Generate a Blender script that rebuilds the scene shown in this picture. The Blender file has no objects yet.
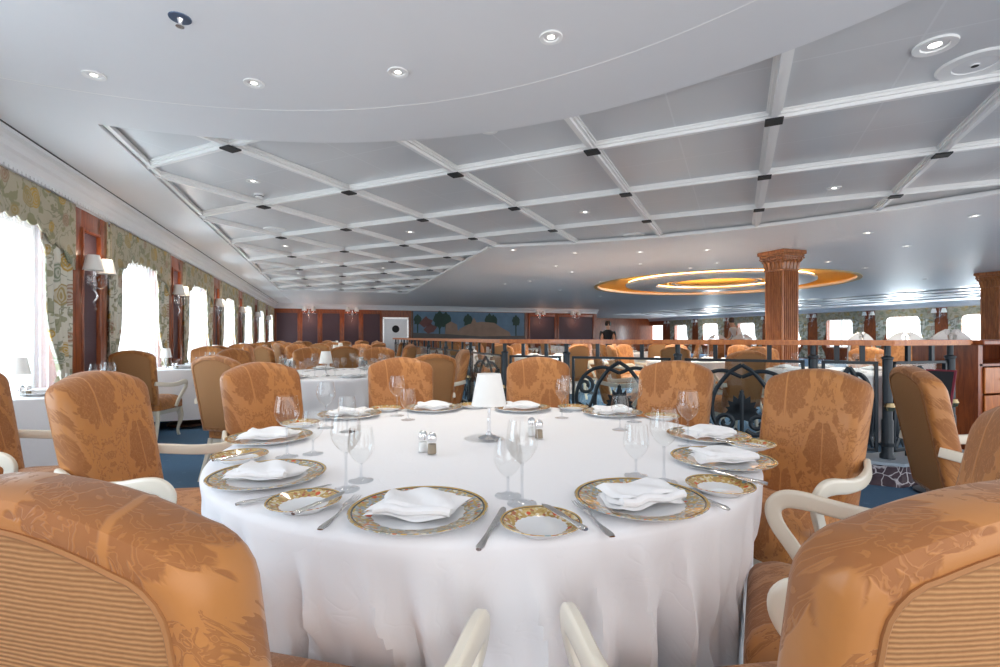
import bpy, bmesh, math, random
from math import sin, cos, pi, radians, sqrt, atan2
from mathutils import Vector, Matrix
random.seed(7)
S = bpy.context.scene
COL = S.collection

# ------------------------------------------------------------------ camera, world, lights, exposure
EYE = 1.15
YAW = radians(19.13)            # camera looks this far to the right of the wall direction (+Y)
CY, SY = cos(YAW), sin(YAW)
cd = bpy.data.cameras.new('camera'); cam = bpy.data.objects.new('camera', cd); COL.objects.link(cam)
cam.location = (0, 0, EYE); cam.rotation_euler = (pi/2, 0, -YAW)
cd.sensor_width = 36; cd.lens = 36*490/1000; cd.shift_y = 0.0035; cd.clip_start = .02
S.camera = cam
S.view_settings.view_transform = 'Standard'; S.view_settings.look = 'None'
S.view_settings.exposure = 0.3; S.view_settings.gamma = 1; S.view_settings.use_curve_mapping = False
w = bpy.data.worlds.new('sky'); S.world = w; w.use_nodes = True
w.node_tree.nodes['Background'].inputs[0].default_value = (.96, .975, 1, 1)
w.node_tree.nodes['Background'].inputs[1].default_value = 2.0

def lamp(kind, name, loc, energy, color=(1, 1, 1), size=.1, size_y=None, rot=None, spot=None):
    d = bpy.data.lights.new(name, kind); d.energy = energy; d.color = color
    if kind == 'AREA':
        d.size = size
        if size_y: d.shape = 'RECTANGLE'; d.size_y = size_y
    else: d.shadow_soft_size = size
    if spot: d.spot_size = spot; d.spot_blend = .8
    o = bpy.data.objects.new(name, d); o.location = loc
    if rot: o.rotation_euler = rot
    COL.objects.link(o); return o
WX = -2.3; BAY = 2.87; PY0 = 5.63; PW = .73; FARY = 23.1; SX = 24.0
HC = 2.60                        # ceiling height
for k in range(-2, 6):           # daylight outside each port window
    yc = PY0 + k*BAY + PW + (BAY-PW)/2
    lamp('AREA', 'window_daylight', (WX-.55, yc, 1.5), 55, (.74, .86, 1), 1.9, 1.9, (0, -pi/2, 0))
for yc in (11.8, 15, 21, 27):
    lamp('AREA', 'window_daylight', (SX+.6, yc, 1.5), 750, (.9, .95, 1), 2.0, 3, (0, pi/2, 0))

# ------------------------------------------------------------------ helpers
def Wd(lat, dep): return (lat*CY + dep*SY, -lat*SY + dep*CY)
def P(px, py, z):                # the point of a level plane at height z met by a sight line
    dep = 490*(EYE - z)/(py - 337); return Wd((px-500)/490*dep, dep)
def PH(px, D):                   # point at depth D on the sight line of column px
    return Wd((px-500)/490*D, D)
class MB:
    def __init__(s): s.v = []; s.f = []; s.m = []; s.cur = 0
    def add(s, vs, fs):
        o = len(s.v); s.v += [tuple(v) for v in vs]
        for f in fs: s.f.append(tuple(i+o for i in f)); s.m.append(s.cur)
    def box(s, x0, x1, y0, y1, z0, z1, M=None, bev=0):
        if bev > 0:
            b = min(bev, (x1-x0)/2.01, (y1-y0)/2.01, (z1-z0)/2.01)
            bm = bmesh.new(); bmesh.ops.create_cube(bm, size=1)
            for v in bm.verts: v.co = Vector((x0+(v.co.x+.5)*(x1-x0), y0+(v.co.y+.5)*(y1-y0), z0+(v.co.z+.5)*(z1-z0)))
            bmesh.ops.bevel(bm, geom=bm.edges[:], offset=b, segments=2, affect='EDGES', profile=.5)
            bm.verts.index_update()
            vs = [v.co.copy() for v in bm.verts]; fs = [[v.index for v in f.verts] for f in bm.faces]; bm.free()
        else:
            vs = [Vector(p) for p in ((x0,y0,z0),(x1,y0,z0),(x1,y1,z0),(x0,y1,z0),(x0,y0,z1),(x1,y0,z1),(x1,y1,z1),(x0,y1,z1))]
            fs = [(0,3,2,1),(4,5,6,7),(0,1,5,4),(1,2,6,5),(2,3,7,6),(3,0,4,7)]
        if M: vs = [M @ v for v in vs]
        s.add(vs, fs)
    def lathe(s, prof, n=24, M=None, wob=None):
        vs = []; fs = []
        for r, z in prof:
            for i in range(n):
                a = 2*pi*i/n; rr = r if not wob else r*(1+wob*(i % 2))
                vs.append(Vector((rr*cos(a), rr*sin(a), z)))
        k = len(prof)
        for j in range(k-1):
            for i in range(n):
                fs.append((j*n+i, j*n+(i+1) % n, (j+1)*n+(i+1) % n, (j+1)*n+i))
        if prof[0][0] > 1e-5: fs.append(tuple(range(n-1, -1, -1)))
        if prof[-1][0] > 1e-5: fs.append(tuple(range((k-1)*n, k*n)))
        if M: vs = [M @ v for v in vs]
        s.add(vs, fs)
    def openlathe(s, prof, n=24, M=None, wob=None):
        vs = []; fs = []
        for r, z in prof:
            for i in range(n):
                a = 2*pi*i/n; rr = r if not wob else r*(1+wob*(i % 2))
                vs.append(Vector((rr*cos(a), rr*sin(a), z)))
        for j in range(len(prof)-1):
            for i in range(n): fs.append((j*n+i, j*n+(i+1) % n, (j+1)*n+(i+1) % n, (j+1)*n+i))
        if M: vs = [M @ v for v in vs]
        s.add(vs, fs)
    def sweep(s, pts, wid, thk, up=(0, 0, 1), n=8, sq=1.0, closed=False, caps=True):
        """section in the frame (side, normal): half sizes wid, thk per point; sq<1 makes it squarer"""
        pts = [Vector(p) for p in pts]; k = len(pts)
        W = wid if isinstance(wid, (list, tuple)) else [wid]*k
        T = thk if isinstance(thk, (list, tuple)) else [thk]*k
        up = Vector(up); vs = []; fs = []; prev = None
        for i, p in enumerate(pts):
            if closed: t = pts[(i+1) % k] - pts[i-1]
            else: t = pts[min(i+1, k-1)] - pts[max(i-1, 0)]
            t.normalize()
            sd = t.cross(up)
            if sd.length < .05: sd = prev if prev is not None else t.cross(Vector((1, .01, 0)))
            sd = sd.normalized()
            if prev is not None and sd.dot(prev) < 0: sd = -sd
            prev = sd; nm = sd.cross(t).normalized()
            for j in range(n):
                a = 2*pi*(j+.5)/n; c, q = cos(a), sin(a)
                c = math.copysign(abs(c)**sq, c); q = math.copysign(abs(q)**sq, q)
                vs.append(p + sd*(W[i]*c) + nm*(T[i]*q))
        for i in range(k if closed else k-1):
            a0 = i*n; b0 = ((i+1) % k)*n
            for j in range(n): fs.append((a0+j, a0+(j+1) % n, b0+(j+1) % n, b0+j))
        if caps and not closed: fs.append(tuple(range(n-1, -1, -1))); fs.append(tuple(range((k-1)*n, k*n)))
        s.add(vs, fs)
    def grid(s, fn, nu, nv, closed_u=False):
        vs = [fn(i/(nu if closed_u else nu-1), j/(nv-1)) for j in range(nv) for i in range(nu)]
        fs = []
        for j in range(nv-1):
            for i in range(nu if closed_u else nu-1):
                fs.append((j*nu+i, j*nu+(i+1) % nu, (j+1)*nu+(i+1) % nu, (j+1)*nu+i))
        s.add(vs, fs)
    def rings(s, out, levels, M=None, cen=(0, 0)):
        """out: closed 2D outline; levels: (inset, h) - shrink towards cen and lift; first and last are capped"""
        n = len(out); ex = max(abs(p[0]-cen[0]) for p in out); ey = max(abs(p[1]-cen[1]) for p in out); vs = []; fs = []
        for ins, h in levels:
            for p in out: vs.append(Vector((cen[0]+(p[0]-cen[0])*(1-ins/ex), cen[1]+(p[1]-cen[1])*(1-ins/ey), h)))
        for j in range(len(levels)-1):
            for i in range(n): fs.append((j*n+i, j*n+(i+1) % n, (j+1)*n+(i+1) % n, (j+1)*n+i))
        fs.append(tuple(range(n-1, -1, -1))); fs.append(tuple(range((len(levels)-1)*n, len(levels)*n)))
        if M: vs = [M(v) if callable(M) else M @ v for v in vs]
        s.add(vs, fs)
    def prism(s, poly, h0, h1, M=None):
        n = len(poly); vs = [Vector((p[0], p[1], h0)) for p in poly]+[Vector((p[0], p[1], h1)) for p in poly]
        fs = [(i, (i+1) % n, n+(i+1) % n, n+i) for i in range(n)]+[tuple(range(n-1, -1, -1)), tuple(range(n, 2*n))]
        if M: vs = [M @ v for v in vs]
        s.add(vs, fs)
    def build(s, name, m, parent=None, smooth=True, loc=None, rz=0, **kw):
        me = bpy.data.meshes.new(name); me.from_pydata(s.v, [], s.f)
        ms = m if isinstance(m, (list, tuple)) else [m]
        for q in ms: me.materials.append(q)
        if len(ms) > 1: me.polygons.foreach_set('material_index', s.m)
        bm = bmesh.new(); bm.from_mesh(me); bmesh.ops.recalc_face_normals(bm, faces=bm.faces); bm.to_mesh(me); bm.free()
        if smooth:
            me.shade_smooth(); me.set_sharp_from_angle(angle=radians(40))
        o = bpy.data.objects.new(name, me); COL.objects.link(o)
        if parent: o.parent = parent
        if loc: o.location = loc
        if rz: o.rotation_euler[2] = rz
        return tag(o, **kw)
def tag(o, label=None, cat=None, group=None, kind=None):
    if label: o['label'] = label
    if cat: o['category'] = cat
    if group: o['group'] = group
    if kind: o['kind'] = kind
    return o
def thing(name, loc=(0, 0, 0), rz=0, **kw):
    o = bpy.data.objects.new(name, None); o.empty_display_size = .1; COL.objects.link(o)
    o.location = loc; o.rotation_euler = (0, 0, rz); return tag(o, **kw)
def dup(root, loc=None, rz=None, **kw):
    def cp(o, par):
        c = o.copy(); COL.objects.link(c); c.parent = par
        for ch in o.children: cp(ch, c)
        return c
    kids = list(root.children); r = root.copy(); COL.objects.link(r)
    for ch in kids: cp(ch, r)
    if loc is not None: r.location = loc
    if rz is not None: r.rotation_euler = (0, 0, rz)
    return tag(r, **kw)
class Proto:                     # the first placing moves the original, later ones copy it
    def __init__(s, o): s.o = o; s.used = False; s.sc = o.scale.copy()
    def put(s, loc, rz=0, scale=None, **kw):
        if not s.used: r = s.o; s.used = True; r.location = loc; r.rotation_euler = (0, 0, rz); tag(r, **kw)
        else:
            if 'group' in s.o and 'group' not in kw: g = 1
            r = dup(s.o, loc, rz, **kw)
            if not kw.get('group') and 'group' in r: del r['group']
            r.scale = s.sc
        if scale: r.scale = scale if isinstance(scale, tuple) else (scale,)*3
        return r
def spl(pts, n=6, closed=False):
    P_ = [Vector(p) for p in pts]; k = len(P_); out = []
    rng = range(k if closed else k-1)
    for i in rng:
        p1 = P_[i]; p2 = P_[(i+1) % k]
        p0 = P_[i-1] if (i > 0 or closed) else p1*2-p2
        p3 = P_[(i+2) % k] if (i+2 < k or closed) else p2*2-p1
        for j in range(n):
            t = j/n; out.append(.5*((2*p1)+(p2-p0)*t+(2*p0-5*p1+4*p2-p3)*t*t+(3*p1-p0-3*p2+p3)*t**3))
    if not closed: out.append(P_[-1].copy())
    return out
def T3(x, y, z, rz=0, rx=0, ry=0):
    return Matrix.Translation((x, y, z)) @ Matrix.Rotation(rz, 4, 'Z') @ Matrix.Rotation(ry, 4, 'Y') @ Matrix.Rotation(rx, 4, 'X')

# ------------------------------------------------------------------ materials
ORD = ['', 'first', 'second', 'third', 'fourth', 'fifth', 'sixth', 'seventh', 'eighth', 'ninth', 'tenth', 'eleventh', 'twelfth', 'thirteenth', 'fourteenth', 'fifteenth', 'sixteenth', 'seventeenth', 'eighteenth', 'nineteenth', 'twentieth']
def nth(i, n):      # place in a row of n, counted from the nearer end
    if i <= (n+1)//2: return (ORD[i]+' from the left') if i > 1 else 'leftmost of all'
    return (ORD[n+1-i]+' from the right') if i < n else 'rightmost of all'
class NT:
    def __init__(s, name):
        s.mat = bpy.data.materials.new(name); s.mat.use_nodes = True; s.nt = s.mat.node_tree
        s.b = s.nt.nodes['Principled BSDF']; s.out = s.nt.nodes['Material Output']
        s.tc = None
    def n(s, t, **kw):
        nd = s.nt.nodes.new(t)
        for k, v in kw.items(): setattr(nd, k, v)
        return nd
    def set(s, sock, v):
        if hasattr(v, 'is_output') or isinstance(v, bpy.types.NodeSocket): s.nt.links.new(v, sock)
        else:
            if sock.type == 'RGBA' and len(v) == 3: v = (*v, 1)
            sock.default_value = v
    def m(s, op, a, b=0.0, c=0.0):
        nd = s.n('ShaderNodeMath', operation=op); s.set(nd.inputs[0], a); s.set(nd.inputs[1], b)
        if len(nd.inputs) > 2: s.set(nd.inputs[2], c)
        return nd.outputs[0]
    def obj(s):
        if not s.tc: s.tc = s.n('ShaderNodeTexCoord').outputs['Object']
        return s.tc
    def xyz(s, v=None):
        nd = s.n('ShaderNodeSeparateXYZ'); s.nt.links.new(v or s.obj(), nd.inputs[0]); return nd.outputs
    def comb(s, x, y, z=0.0):
        nd = s.n('ShaderNodeCombineXYZ')
        for i, q in enumerate((x, y, z)): s.set(nd.inputs[i], q)
        return nd.outputs[0]
    def noise(s, v=None, scale=5, detail=2, rough=.5, dist=0.0):
        nd = s.n('ShaderNodeTexNoise'); s.nt.links.new(v or s.obj(), nd.inputs['Vector'])
        nd.inputs['Scale'].default_value = scale; nd.inputs['Detail'].default_value = detail
        nd.inputs['Roughness'].default_value = rough; nd.inputs['Distortion'].default_value = dist
        return nd.outputs
    def vor(s, v=None, scale=5, feature='F1', rnd=1.0):
        nd = s.n('ShaderNodeTexVoronoi', feature=feature); s.nt.links.new(v or s.obj(), nd.inputs['Vector'])
        nd.inputs['Scale'].default_value = scale; nd.inputs['Randomness'].default_value = rnd; return nd.outputs
    def vor2(s, v, scale):
        nd = s.n('ShaderNodeTexVoronoi', voronoi_dimensions='2D'); s.nt.links.new(v, nd.inputs['Vector']); nd.inputs['Scale'].default_value = scale; nd.inputs['Randomness'].default_value = .85; return nd.outputs
    def ramp(s, f, stops, const=False):
        nd = s.n('ShaderNodeValToRGB'); s.set(nd.inputs[0], f); e = nd.color_ramp.elements
        if const: nd.color_ramp.interpolation = 'CONSTANT'
        while len(e) < len(stops): e.new(.5)
        for q, (p, c) in zip(e, stops): q.position = p; q.color = (*c, 1) if len(c) == 3 else c
        return nd.outputs[0]
    def mix(s, f, a, b):
        nd = s.n('ShaderNodeMix', data_type='RGBA'); s.set(nd.inputs[0], f); s.set(nd.inputs[6], a); s.set(nd.inputs[7], b)
        return nd.outputs[2]
    def step(s, x, lo, hi):
        nd = s.n('ShaderNodeMapRange', interpolation_type='SMOOTHSTEP'); s.set(nd.inputs[0], x)
        nd.inputs[1].default_value = lo; nd.inputs[2].default_value = hi; return nd.outputs[0]
    def bump(s, h, st=.3, dist=.01):
        nd = s.n('ShaderNodeBump'); nd.inputs['Strength'].default_value = st; nd.inputs['Distance'].default_value = dist
        s.set(nd.inputs['Height'], h); s.nt.links.new(nd.outputs[0], s.b.inputs['Normal'])
    def col(s, c): s.set(s.b.inputs['Base Color'], c)
    def prop(s, rough=.5, metal=0, spec=.5, **kw):
        s.set(s.b.inputs['Roughness'], rough); s.b.inputs['Metallic'].default_value = metal
        s.b.inputs['Specular IOR Level'].default_value = spec
        for k, v in kw.items(): s.set(s.b.inputs[k.replace('_', ' ')], v)
        return s.mat
def flat(name, c, rough=.5, metal=0, spec=.5, var=.06, sc=8, **kw):
    n = NT(name); f = n.noise(scale=sc, detail=3)[0]
    lo = tuple(x*(1-var) for x in c); hi = tuple(min(1, x*(1+var)) for x in c)
    n.col(n.mix(f, lo, hi)); return n.prop(rough, metal, spec, **kw)
def emit(name, c, st):
    n = NT(name); n.col(c); n.b.inputs['Emission Color'].default_value = (*c, 1); n.b.inputs['Emission Strength'].default_value = st
    return n.prop(.5)

def damask(name, base, mot, yscale=1.0):
    n = NT(name); X, Y, Z = n.xyz()
    x = n.m('ADD', X, n.m('MULTIPLY', Y, .35)); z = n.m('ADD', Z, n.m('MULTIPLY', Y, yscale))
    TW, TH = .34, .46
    m_ = n.m('DIVIDE', n.m('PINGPONG', x, TW/2), TW/2)                # 0 at the motif's axis, 1 at the next
    zf = n.m('DIVIDE', n.m('ADD', z, -.02), TH)
    cz = n.m('COSINE', n.m('MULTIPLY', zf, 2*pi))
    vec = n.comb(n.m('MULTIPLY', m_, 2.2), n.m('MULTIPLY', zf, 6.0))
    nz = n.noise(vec, 1.6, 3, .55, .6)[0]
    g = n.m('SUBTRACT', m_, n.m('MULTIPLY_ADD', cz, .40, .5))         # ogee line
    g = n.m('ADD', g, n.m('MULTIPLY', n.m('SUBTRACT', nz, .5), .22))
    band = n.m('SUBTRACT', 1.0, n.step(n.m('ABSOLUTE', g), .07, .10))
    # leafy filling, mirrored about the axis
    nl = n.noise(vec, 3.2, 2, .5, 1.2)[0]
    leaf = n.step(nl, .50, .53)
    vein = n.step(n.m('ABSOLUTE', n.m('SUBTRACT', nl, .60)), .006, .02)
    leaf = n.m('MULTIPLY', leaf, vein)
    # palmettes: one on the axis, one (half a drop away) between the axes
    vfine = n.comb(n.m('MULTIPLY', m_, 2.0), n.m('MULTIPLY', zf, 5.2))
    nf = n.noise(vfine, 3.4, 2, .45, 1.2)[0]
    lines = n.m('MULTIPLY_ADD', n.step(n.m('ABSOLUTE', n.m('SUBTRACT', nf, .5)), .010, .035), .5, .5)
    def palm(mx, zc, sx, sz):
        dx = n.m('DIVIDE', n.m('MULTIPLY', mx, TW/2), sx)
        fr = n.m('SUBTRACT', n.m('FRACT', n.m('ADD', zf, zc)), .46)
        dz = n.m('DIVIDE', n.m('MULTIPLY', fr, TH), sz)
        dx = n.m('MULTIPLY', dx, n.m('MULTIPLY_ADD', dz, .35, 1.0))
        r = n.m('SQRT', n.m('ADD', n.m('MULTIPLY', dx, dx), n.m('MULTIPLY', dz, dz)))
        th = n.m('ARCTAN2', dx, n.m('ADD', dz, .55))
        pet = n.m('MULTIPLY_ADD', n.m('ABSOLUTE', n.m('SINE', n.m('MULTIPLY', th, 6.5))), .16, .82)
        r = n.m('ADD', r, n.m('MULTIPLY', n.m('SUBTRACT', nf, .5), .35))
        body = n.m('SUBTRACT', 1.0, n.step(n.m('DIVIDE', r, pet), .94, 1.0))
        stem = n.step(n.m('ABSOLUTE', dx), .02, .05)
        return n.m('MULTIPLY', body, n.m('MULTIPLY', lines, stem)), n.m('LESS_THAN', r, 1.12)
    p1, z1 = palm(m_, .0, .105, .155); p2, z2 = palm(n.m('SUBTRACT', 1.0, m_), .5, .075, .10)
    away = n.m('SUBTRACT', 1.0, n.m('MAXIMUM', z1, z2))
    leaf = n.m('MULTIPLY', n.m('MULTIPLY', leaf, .85), away)
    band = n.m('MULTIPLY', n.m('MULTIPLY', band, away), n.m('MULTIPLY_ADD', lines, .6, .4))
    f = n.m('MAXIMUM', n.m('MAXIMUM', p1, p2), n.m('MAXIMUM', leaf, band))
    grain = n.noise(scale=60, detail=2)[0]
    f2 = n.m('MULTIPLY_ADD', n.m('SUBTRACT', grain, .5), .35, n.m('MULTIPLY', f, .85))
    n.col(n.mix(f2, base, mot))
    h = n.m('ADD', n.m('MULTIPLY', f, -.4), n.m('MULTIPLY', n.noise(scale=9, detail=3)[0], 1.2))
    n.bump(h, .35, .006)
    return n.prop(n.m('MULTIPLY_ADD', f, .22, .40), 0, .45, Sheen_Weight=.15)
def ribbed(name, a, b, pitch=.0052):
    n = NT(name); X, Y, Z = n.xyz()
    wob = n.noise(scale=25, detail=2)[0]
    ph = n.m('MULTIPLY_ADD', Z, 2*pi/pitch, n.m('MULTIPLY', wob, 4.0))
    s_ = n.m('MULTIPLY_ADD', n.m('SINE', ph), .5, .5)
    g = n.noise(scale=160, detail=2)[0]
    f = n.m('ADD', n.m('MULTIPLY', s_, .7), n.m('MULTIPLY', g, .3))
    n.col(n.mix(f, b, a)); n.bump(f, .6, .002)
    return n.prop(.8, 0, .25)
def wood(name, a, b, rough=.3, sc=1.0, coat=.3):
    n = NT(name); X, Y, Z = n.xyz()
    v = n.comb(n.m('MULTIPLY', X, 9*sc), n.m('MULTIPLY', Y, 9*sc), n.m('MULTIPLY', Z, 1.2*sc))
    f = n.noise(v, 3, 4, .6, .8)[0]; f2 = n.step(f, .35, .65)
    n.col(n.mix(f2, a, b)); n.bump(f, .05, .002)
    return n.prop(rough, 0, .5, Coat_Weight=coat, Coat_Roughness=.15)
def thin_glass(name, tint=(.988, .992, .992), edge=.8, base=.03, pw=4.0):
    n = NT(name); nt = n.nt; nt.nodes.remove(n.b)
    tr = n.n('ShaderNodeBsdfTransparent'); tr.inputs[0].default_value = (*tint, 1)
    gl = n.n('ShaderNodeBsdfGlossy'); gl.inputs['Roughness'].default_value = .03; gl.inputs[0].default_value = (1, 1, 1, 1)
    lw = n.n('ShaderNodeLayerWeight'); lw.inputs[0].default_value = .35
    f = n.m('MINIMUM', n.m('MULTIPLY_ADD', n.m('POWER', lw.outputs['Facing'], pw), edge, base), 1.0)
    mx = n.n('ShaderNodeMixShader'); nt.links.new(f, mx.inputs[0]); nt.links.new(tr.outputs[0], mx.inputs[1]); nt.links.new(gl.outputs[0], mx.inputs[2])
    nt.links.new(mx.outputs[0], n.out.inputs[0]); return n.mat
def floral(name, ground, sc=1.0, flowers=None):
    n = NT(name); X, Y, Z = n.xyz()
    v0 = n.comb(0.0, Y, Z)
    d = n.noise(v0, 3, 2)[1]
    nd = n.n('ShaderNodeVectorMath', operation='MULTIPLY_ADD'); n.set(nd.inputs[0], d); nd.inputs[1].default_value = (0, .16, .16); n.set(nd.inputs[2], v0)
    v = nd.outputs[0]; sv = n.xyz(v); v2 = n.comb(sv[1], sv[2])
    vo = n.vor2(v2, 4.6*sc); dist, colr = vo[0], vo[1]
    cs = n.n('ShaderNodeSeparateColor'); n.set(cs.inputs[0], colr)
    fc = n.ramp(cs.outputs[0], flowers or [(0, (.50, .30, .05)), (.33, (.33, .20, .13)), (.6, (.22, .25, .17)), (.8, (.38, .27, .10))], True)
    rad = n.m('MULTIPLY_ADD', cs.outputs[1], .20, .20)
    fl = n.m('SUBTRACT', 1.0, n.step(n.m('SUBTRACT', dist, rad), -.03, .0))
    ring = n.step(n.m('SINE', n.m('MULTIPLY', dist, 62.0)), -.2, .5)
    fl = n.m('MULTIPLY', fl, n.m('MULTIPLY_ADD', ring, .55, .4))
    nz = n.noise(v, 4.0*sc, 3, .5, .8)[0]
    vine = n.m('SUBTRACT', 1.0, n.step(n.m('ABSOLUTE', n.m('SUBTRACT', nz, .5)), .006, .018))
    nz2 = n.noise(v, 9*sc, 2)[0]; lf = n.m('MULTIPLY', n.step(nz2, .57, .60), .75)
    c = n.mix(n.m('MULTIPLY', vine, .7), ground, (.20, .20, .12)); c = n.mix(lf, c, (.25, .24, .12)); c = n.mix(fl, c, fc)
    n.col(c); n.bump(n.noise(scale=120)[0], .2, .001); return n.prop(.75, 0, .3)

M = {}
M['damask'] = damask('damask_fabric', (.48, .195, .050), (.30, .105, .024))
M['damask_seat'] = damask('damask_seat_fabric', (.48, .195, .050), (.30, .105, .024))
M['ribbed'] = ribbed('ribbed_fabric', (.52, .275, .12), (.30, .135, .052))
M['piping'] = flat('piping_fabric', (.36, .16, .055), .7)
M['white_wood'] = flat('white_painted_wood', (.80, .74, .62), .32, var=.04, Coat_Weight=.2)
M['cherry'] = wood('cherry_wood', (.20, .045, .014), (.36, .09, .025))
M['oak'] = wood('handrail_wood', (.48, .125, .016), (.64, .20, .032), .3)
M['colwood'] = wood('column_wood', (.30, .10, .03), (.48, .18, .055), .3)
M['dark_frame'] = wood('dark_chair_wood', (.10, .04, .02), (.18, .07, .03))
M['silver_wood'] = flat('silvered_wood', (.62, .60, .58), .35, .2)
M['iron'] = flat('black_iron', (.018, .026, .034), .35, .3, var=.2)
M['brass'] = flat('brass', (.75, .58, .32), .22, 1)
M['chrome'] = flat('chrome', (.82, .82, .83), .12, 1, var=.02)
M['steel'] = flat('silver_cutlery', (.72, .71, .70), .2, 1, var=.04)
M['glass'] = thin_glass('clear_glass')
M['pane'] = thin_glass('pane_glass', (.93, .97, .98), .5, .06)
M['crystal'] = thin_glass('cut_crystal', (.92, .93, .95), .9, .25)
M['stem_glass'] = thin_glass('stem_glass', (.93, .94, .95), .7, .05, 2.5)
M['porcelain'] = flat('white_porcelain', (.86, .87, .88), .15, var=.02, Coat_Weight=.4)
M['shade'] = flat('white_shade', (.88, .86, .82), .7, Subsurface_Weight=0.0)
M['pepper'] = flat('ground_pepper', (.30, .24, .17), .9, var=.5, sc=600)
M['salt'] = flat('white_salt', (.85, .85, .83), .9)
M['maroon'] = flat('maroon_leather', (.20, .012, .03), .4)
M['black'] = flat('black_cloth', (.012, .013, .017), .7)
M['skin'] = flat('skin', (.55, .32, .22), .5)
M['hair'] = flat('dark_hair', (.03, .018, .012), .5)
M['shirt'] = flat('white_shirt', (.80, .81, .83), .8)
M['menu'] = flat('white_card', (.85, .84, .80), .6)
M['steel_door'] = flat('brushed_steel', (.62, .64, .66), .3, .7)

def cloth_mat(name, c, st=.5):
    n = NT(name); X, Y, Z = n.xyz()
    f = n.noise(scale=3, detail=4, rough=.6)[0]; cr = n.noise(scale=7, detail=1, dist=2.0)[0]
    crease = n.m('ABSOLUTE', n.m('SUBTRACT', cr, .5))
    n.col(c); n.bump(n.m('ADD', n.m('MULTIPLY', f, 1.0), n.m('MULTIPLY', n.step(crease, 0, .04), .10)), st, .02)
    return n.prop(.75, 0, .25, Sheen_Weight=.1)
M['cloth'] = cloth_mat('white_table_linen', (.87, .86, .87), .18)
M['napkin'] = cloth_mat('white_napkin', (.86, .855, .86), .12)

def plate_mat(name, R, rin, pal, cen=(.84, .85, .86)):
    n = NT(name); X, Y, Z = n.xyz()
    r = n.m('SQRT', n.m('ADD', n.m('MULTIPLY', X, X), n.m('MULTIPLY', Y, Y)))
    r = n.m('DIVIDE', r, R)
    th = n.m('ARCTAN2', Y, X)
    # scalloped inner edge of the ornament, gold lines outside and inside
    vo = n.vor(scale=150, rnd=.9); cs = n.n('ShaderNodeSeparateColor'); n.set(cs.inputs[0], vo[1])
    c = n.ramp(cs.outputs[0], pal, True)
    big = n.vor(scale=38, rnd=.7); cb = n.n('ShaderNodeSeparateColor'); n.set(cb.inputs[0], big[1])
    isf = n.m('MULTIPLY', n.m('LESS_THAN', big[0], .26), n.m('GREATER_THAN', cb.outputs[0], .45))
    c = n.mix(isf, c, n.ramp(cb.outputs[1], [(0, (.62, .10, .03)), (.45, (.70, .33, .06)), (.75, (.16, .28, .30))], True))
    edge = n.m('MULTIPLY_ADD', n.m('SINE', n.m('MULTIPLY', th, 22.0)), .012, rin)
    inr = n.m('GREATER_THAN', r, edge)
    col = n.mix(inr, cen, c)
    def line(a, b): return n.m('MULTIPLY', n.m('GREATER_THAN', r, a), n.m('LESS_THAN', r, b))
    gold = (.50, .32, .08)
    col = n.mix(line(.925, .95), col, (.06, .05, .04)); col = n.mix(line(.952, .982), col, gold)
    up = n.xyz(n.n('ShaderNodeTexCoord').outputs['Normal'])[2]
    col = n.mix(n.m('GREATER_THAN', up, .2), cen, col)
    n.col(col); return n.prop(.15, 0, .5, Coat_Weight=.4)
M['charger'] = plate_mat('ornate_charger_rim', .155, .66, [(0, (.42, .30, .12)), (.25, (.30, .33, .30)), (.45, (.62, .58, .46)), (.62, (.34, .38, .40)), (.78, (.55, .36, .10)), (.92, (.55, .16, .06))])
M['side'] = plate_mat('ornate_bread_plate_rim', .085, .64, [(0, (.50, .32, .10)), (.3, (.68, .60, .42)), (.5, (.42, .26, .08)), (.7, (.60, .45, .18)), (.88, (.40, .14, .07))])

def carpet():
    n = NT('blue_carpet'); f = n.noise(scale=90, detail=3)[0]; g = n.vor(scale=7)[0]
    c = n.mix(f, (.065, .125, .20), (.125, .21, .31)); c = n.mix(n.m('MULTIPLY', n.step(g, .10, .14), .4), c, (.05, .10, .18))
    n.col(c); n.bump(f, .5, .004); return n.prop(.95, 0, .1)
def marble():
    n = NT('veined_marble'); nz = n.noise(scale=6, detail=3)[1]
    nd = n.n('ShaderNodeVectorMath', operation='MULTIPLY_ADD'); n.set(nd.inputs[0], nz); nd.inputs[1].default_value = (.12,)*3; n.set(nd.inputs[2], n.obj())
    d = n.vor(nd.outputs[0], 13, 'DISTANCE_TO_EDGE')[0]
    v = n.m('SUBTRACT', 1.0, n.step(d, .0, .07))
    n.col(n.mix(v, n.mix(n.noise(scale=14)[0], (.03, .02, .03), (.13, .09, .10)), (.62, .58, .60))); return n.prop(.15, 0, .5)
M['carpet'] = carpet(); M['marble'] = marble()
M['stone'] = flat('grey_stone_top', (.34, .40, .46), .3)
M['ceil'] = flat('ceiling_white_metal', (.84, .83, .83), .52, var=.01)
M['ceil_near'] = flat('ceiling_painted', (.80, .80, .81), .45, var=.01)
M['beam'] = flat('ceiling_rib_white', (.90, .89, .87), .35, var=.01)
M['plaster'] = flat('crown_plaster', (.80, .80, .81), .5, var=.02)
M['gap'] = flat('matt_black', (.02, .02, .02), .6)  # plain black of the crown edge line, rib cover plates and porthole
M['wallpaper'] = flat('purple_brown_wall_cloth', (.10, .055, .065), .6, var=.4, sc=120)
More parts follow.
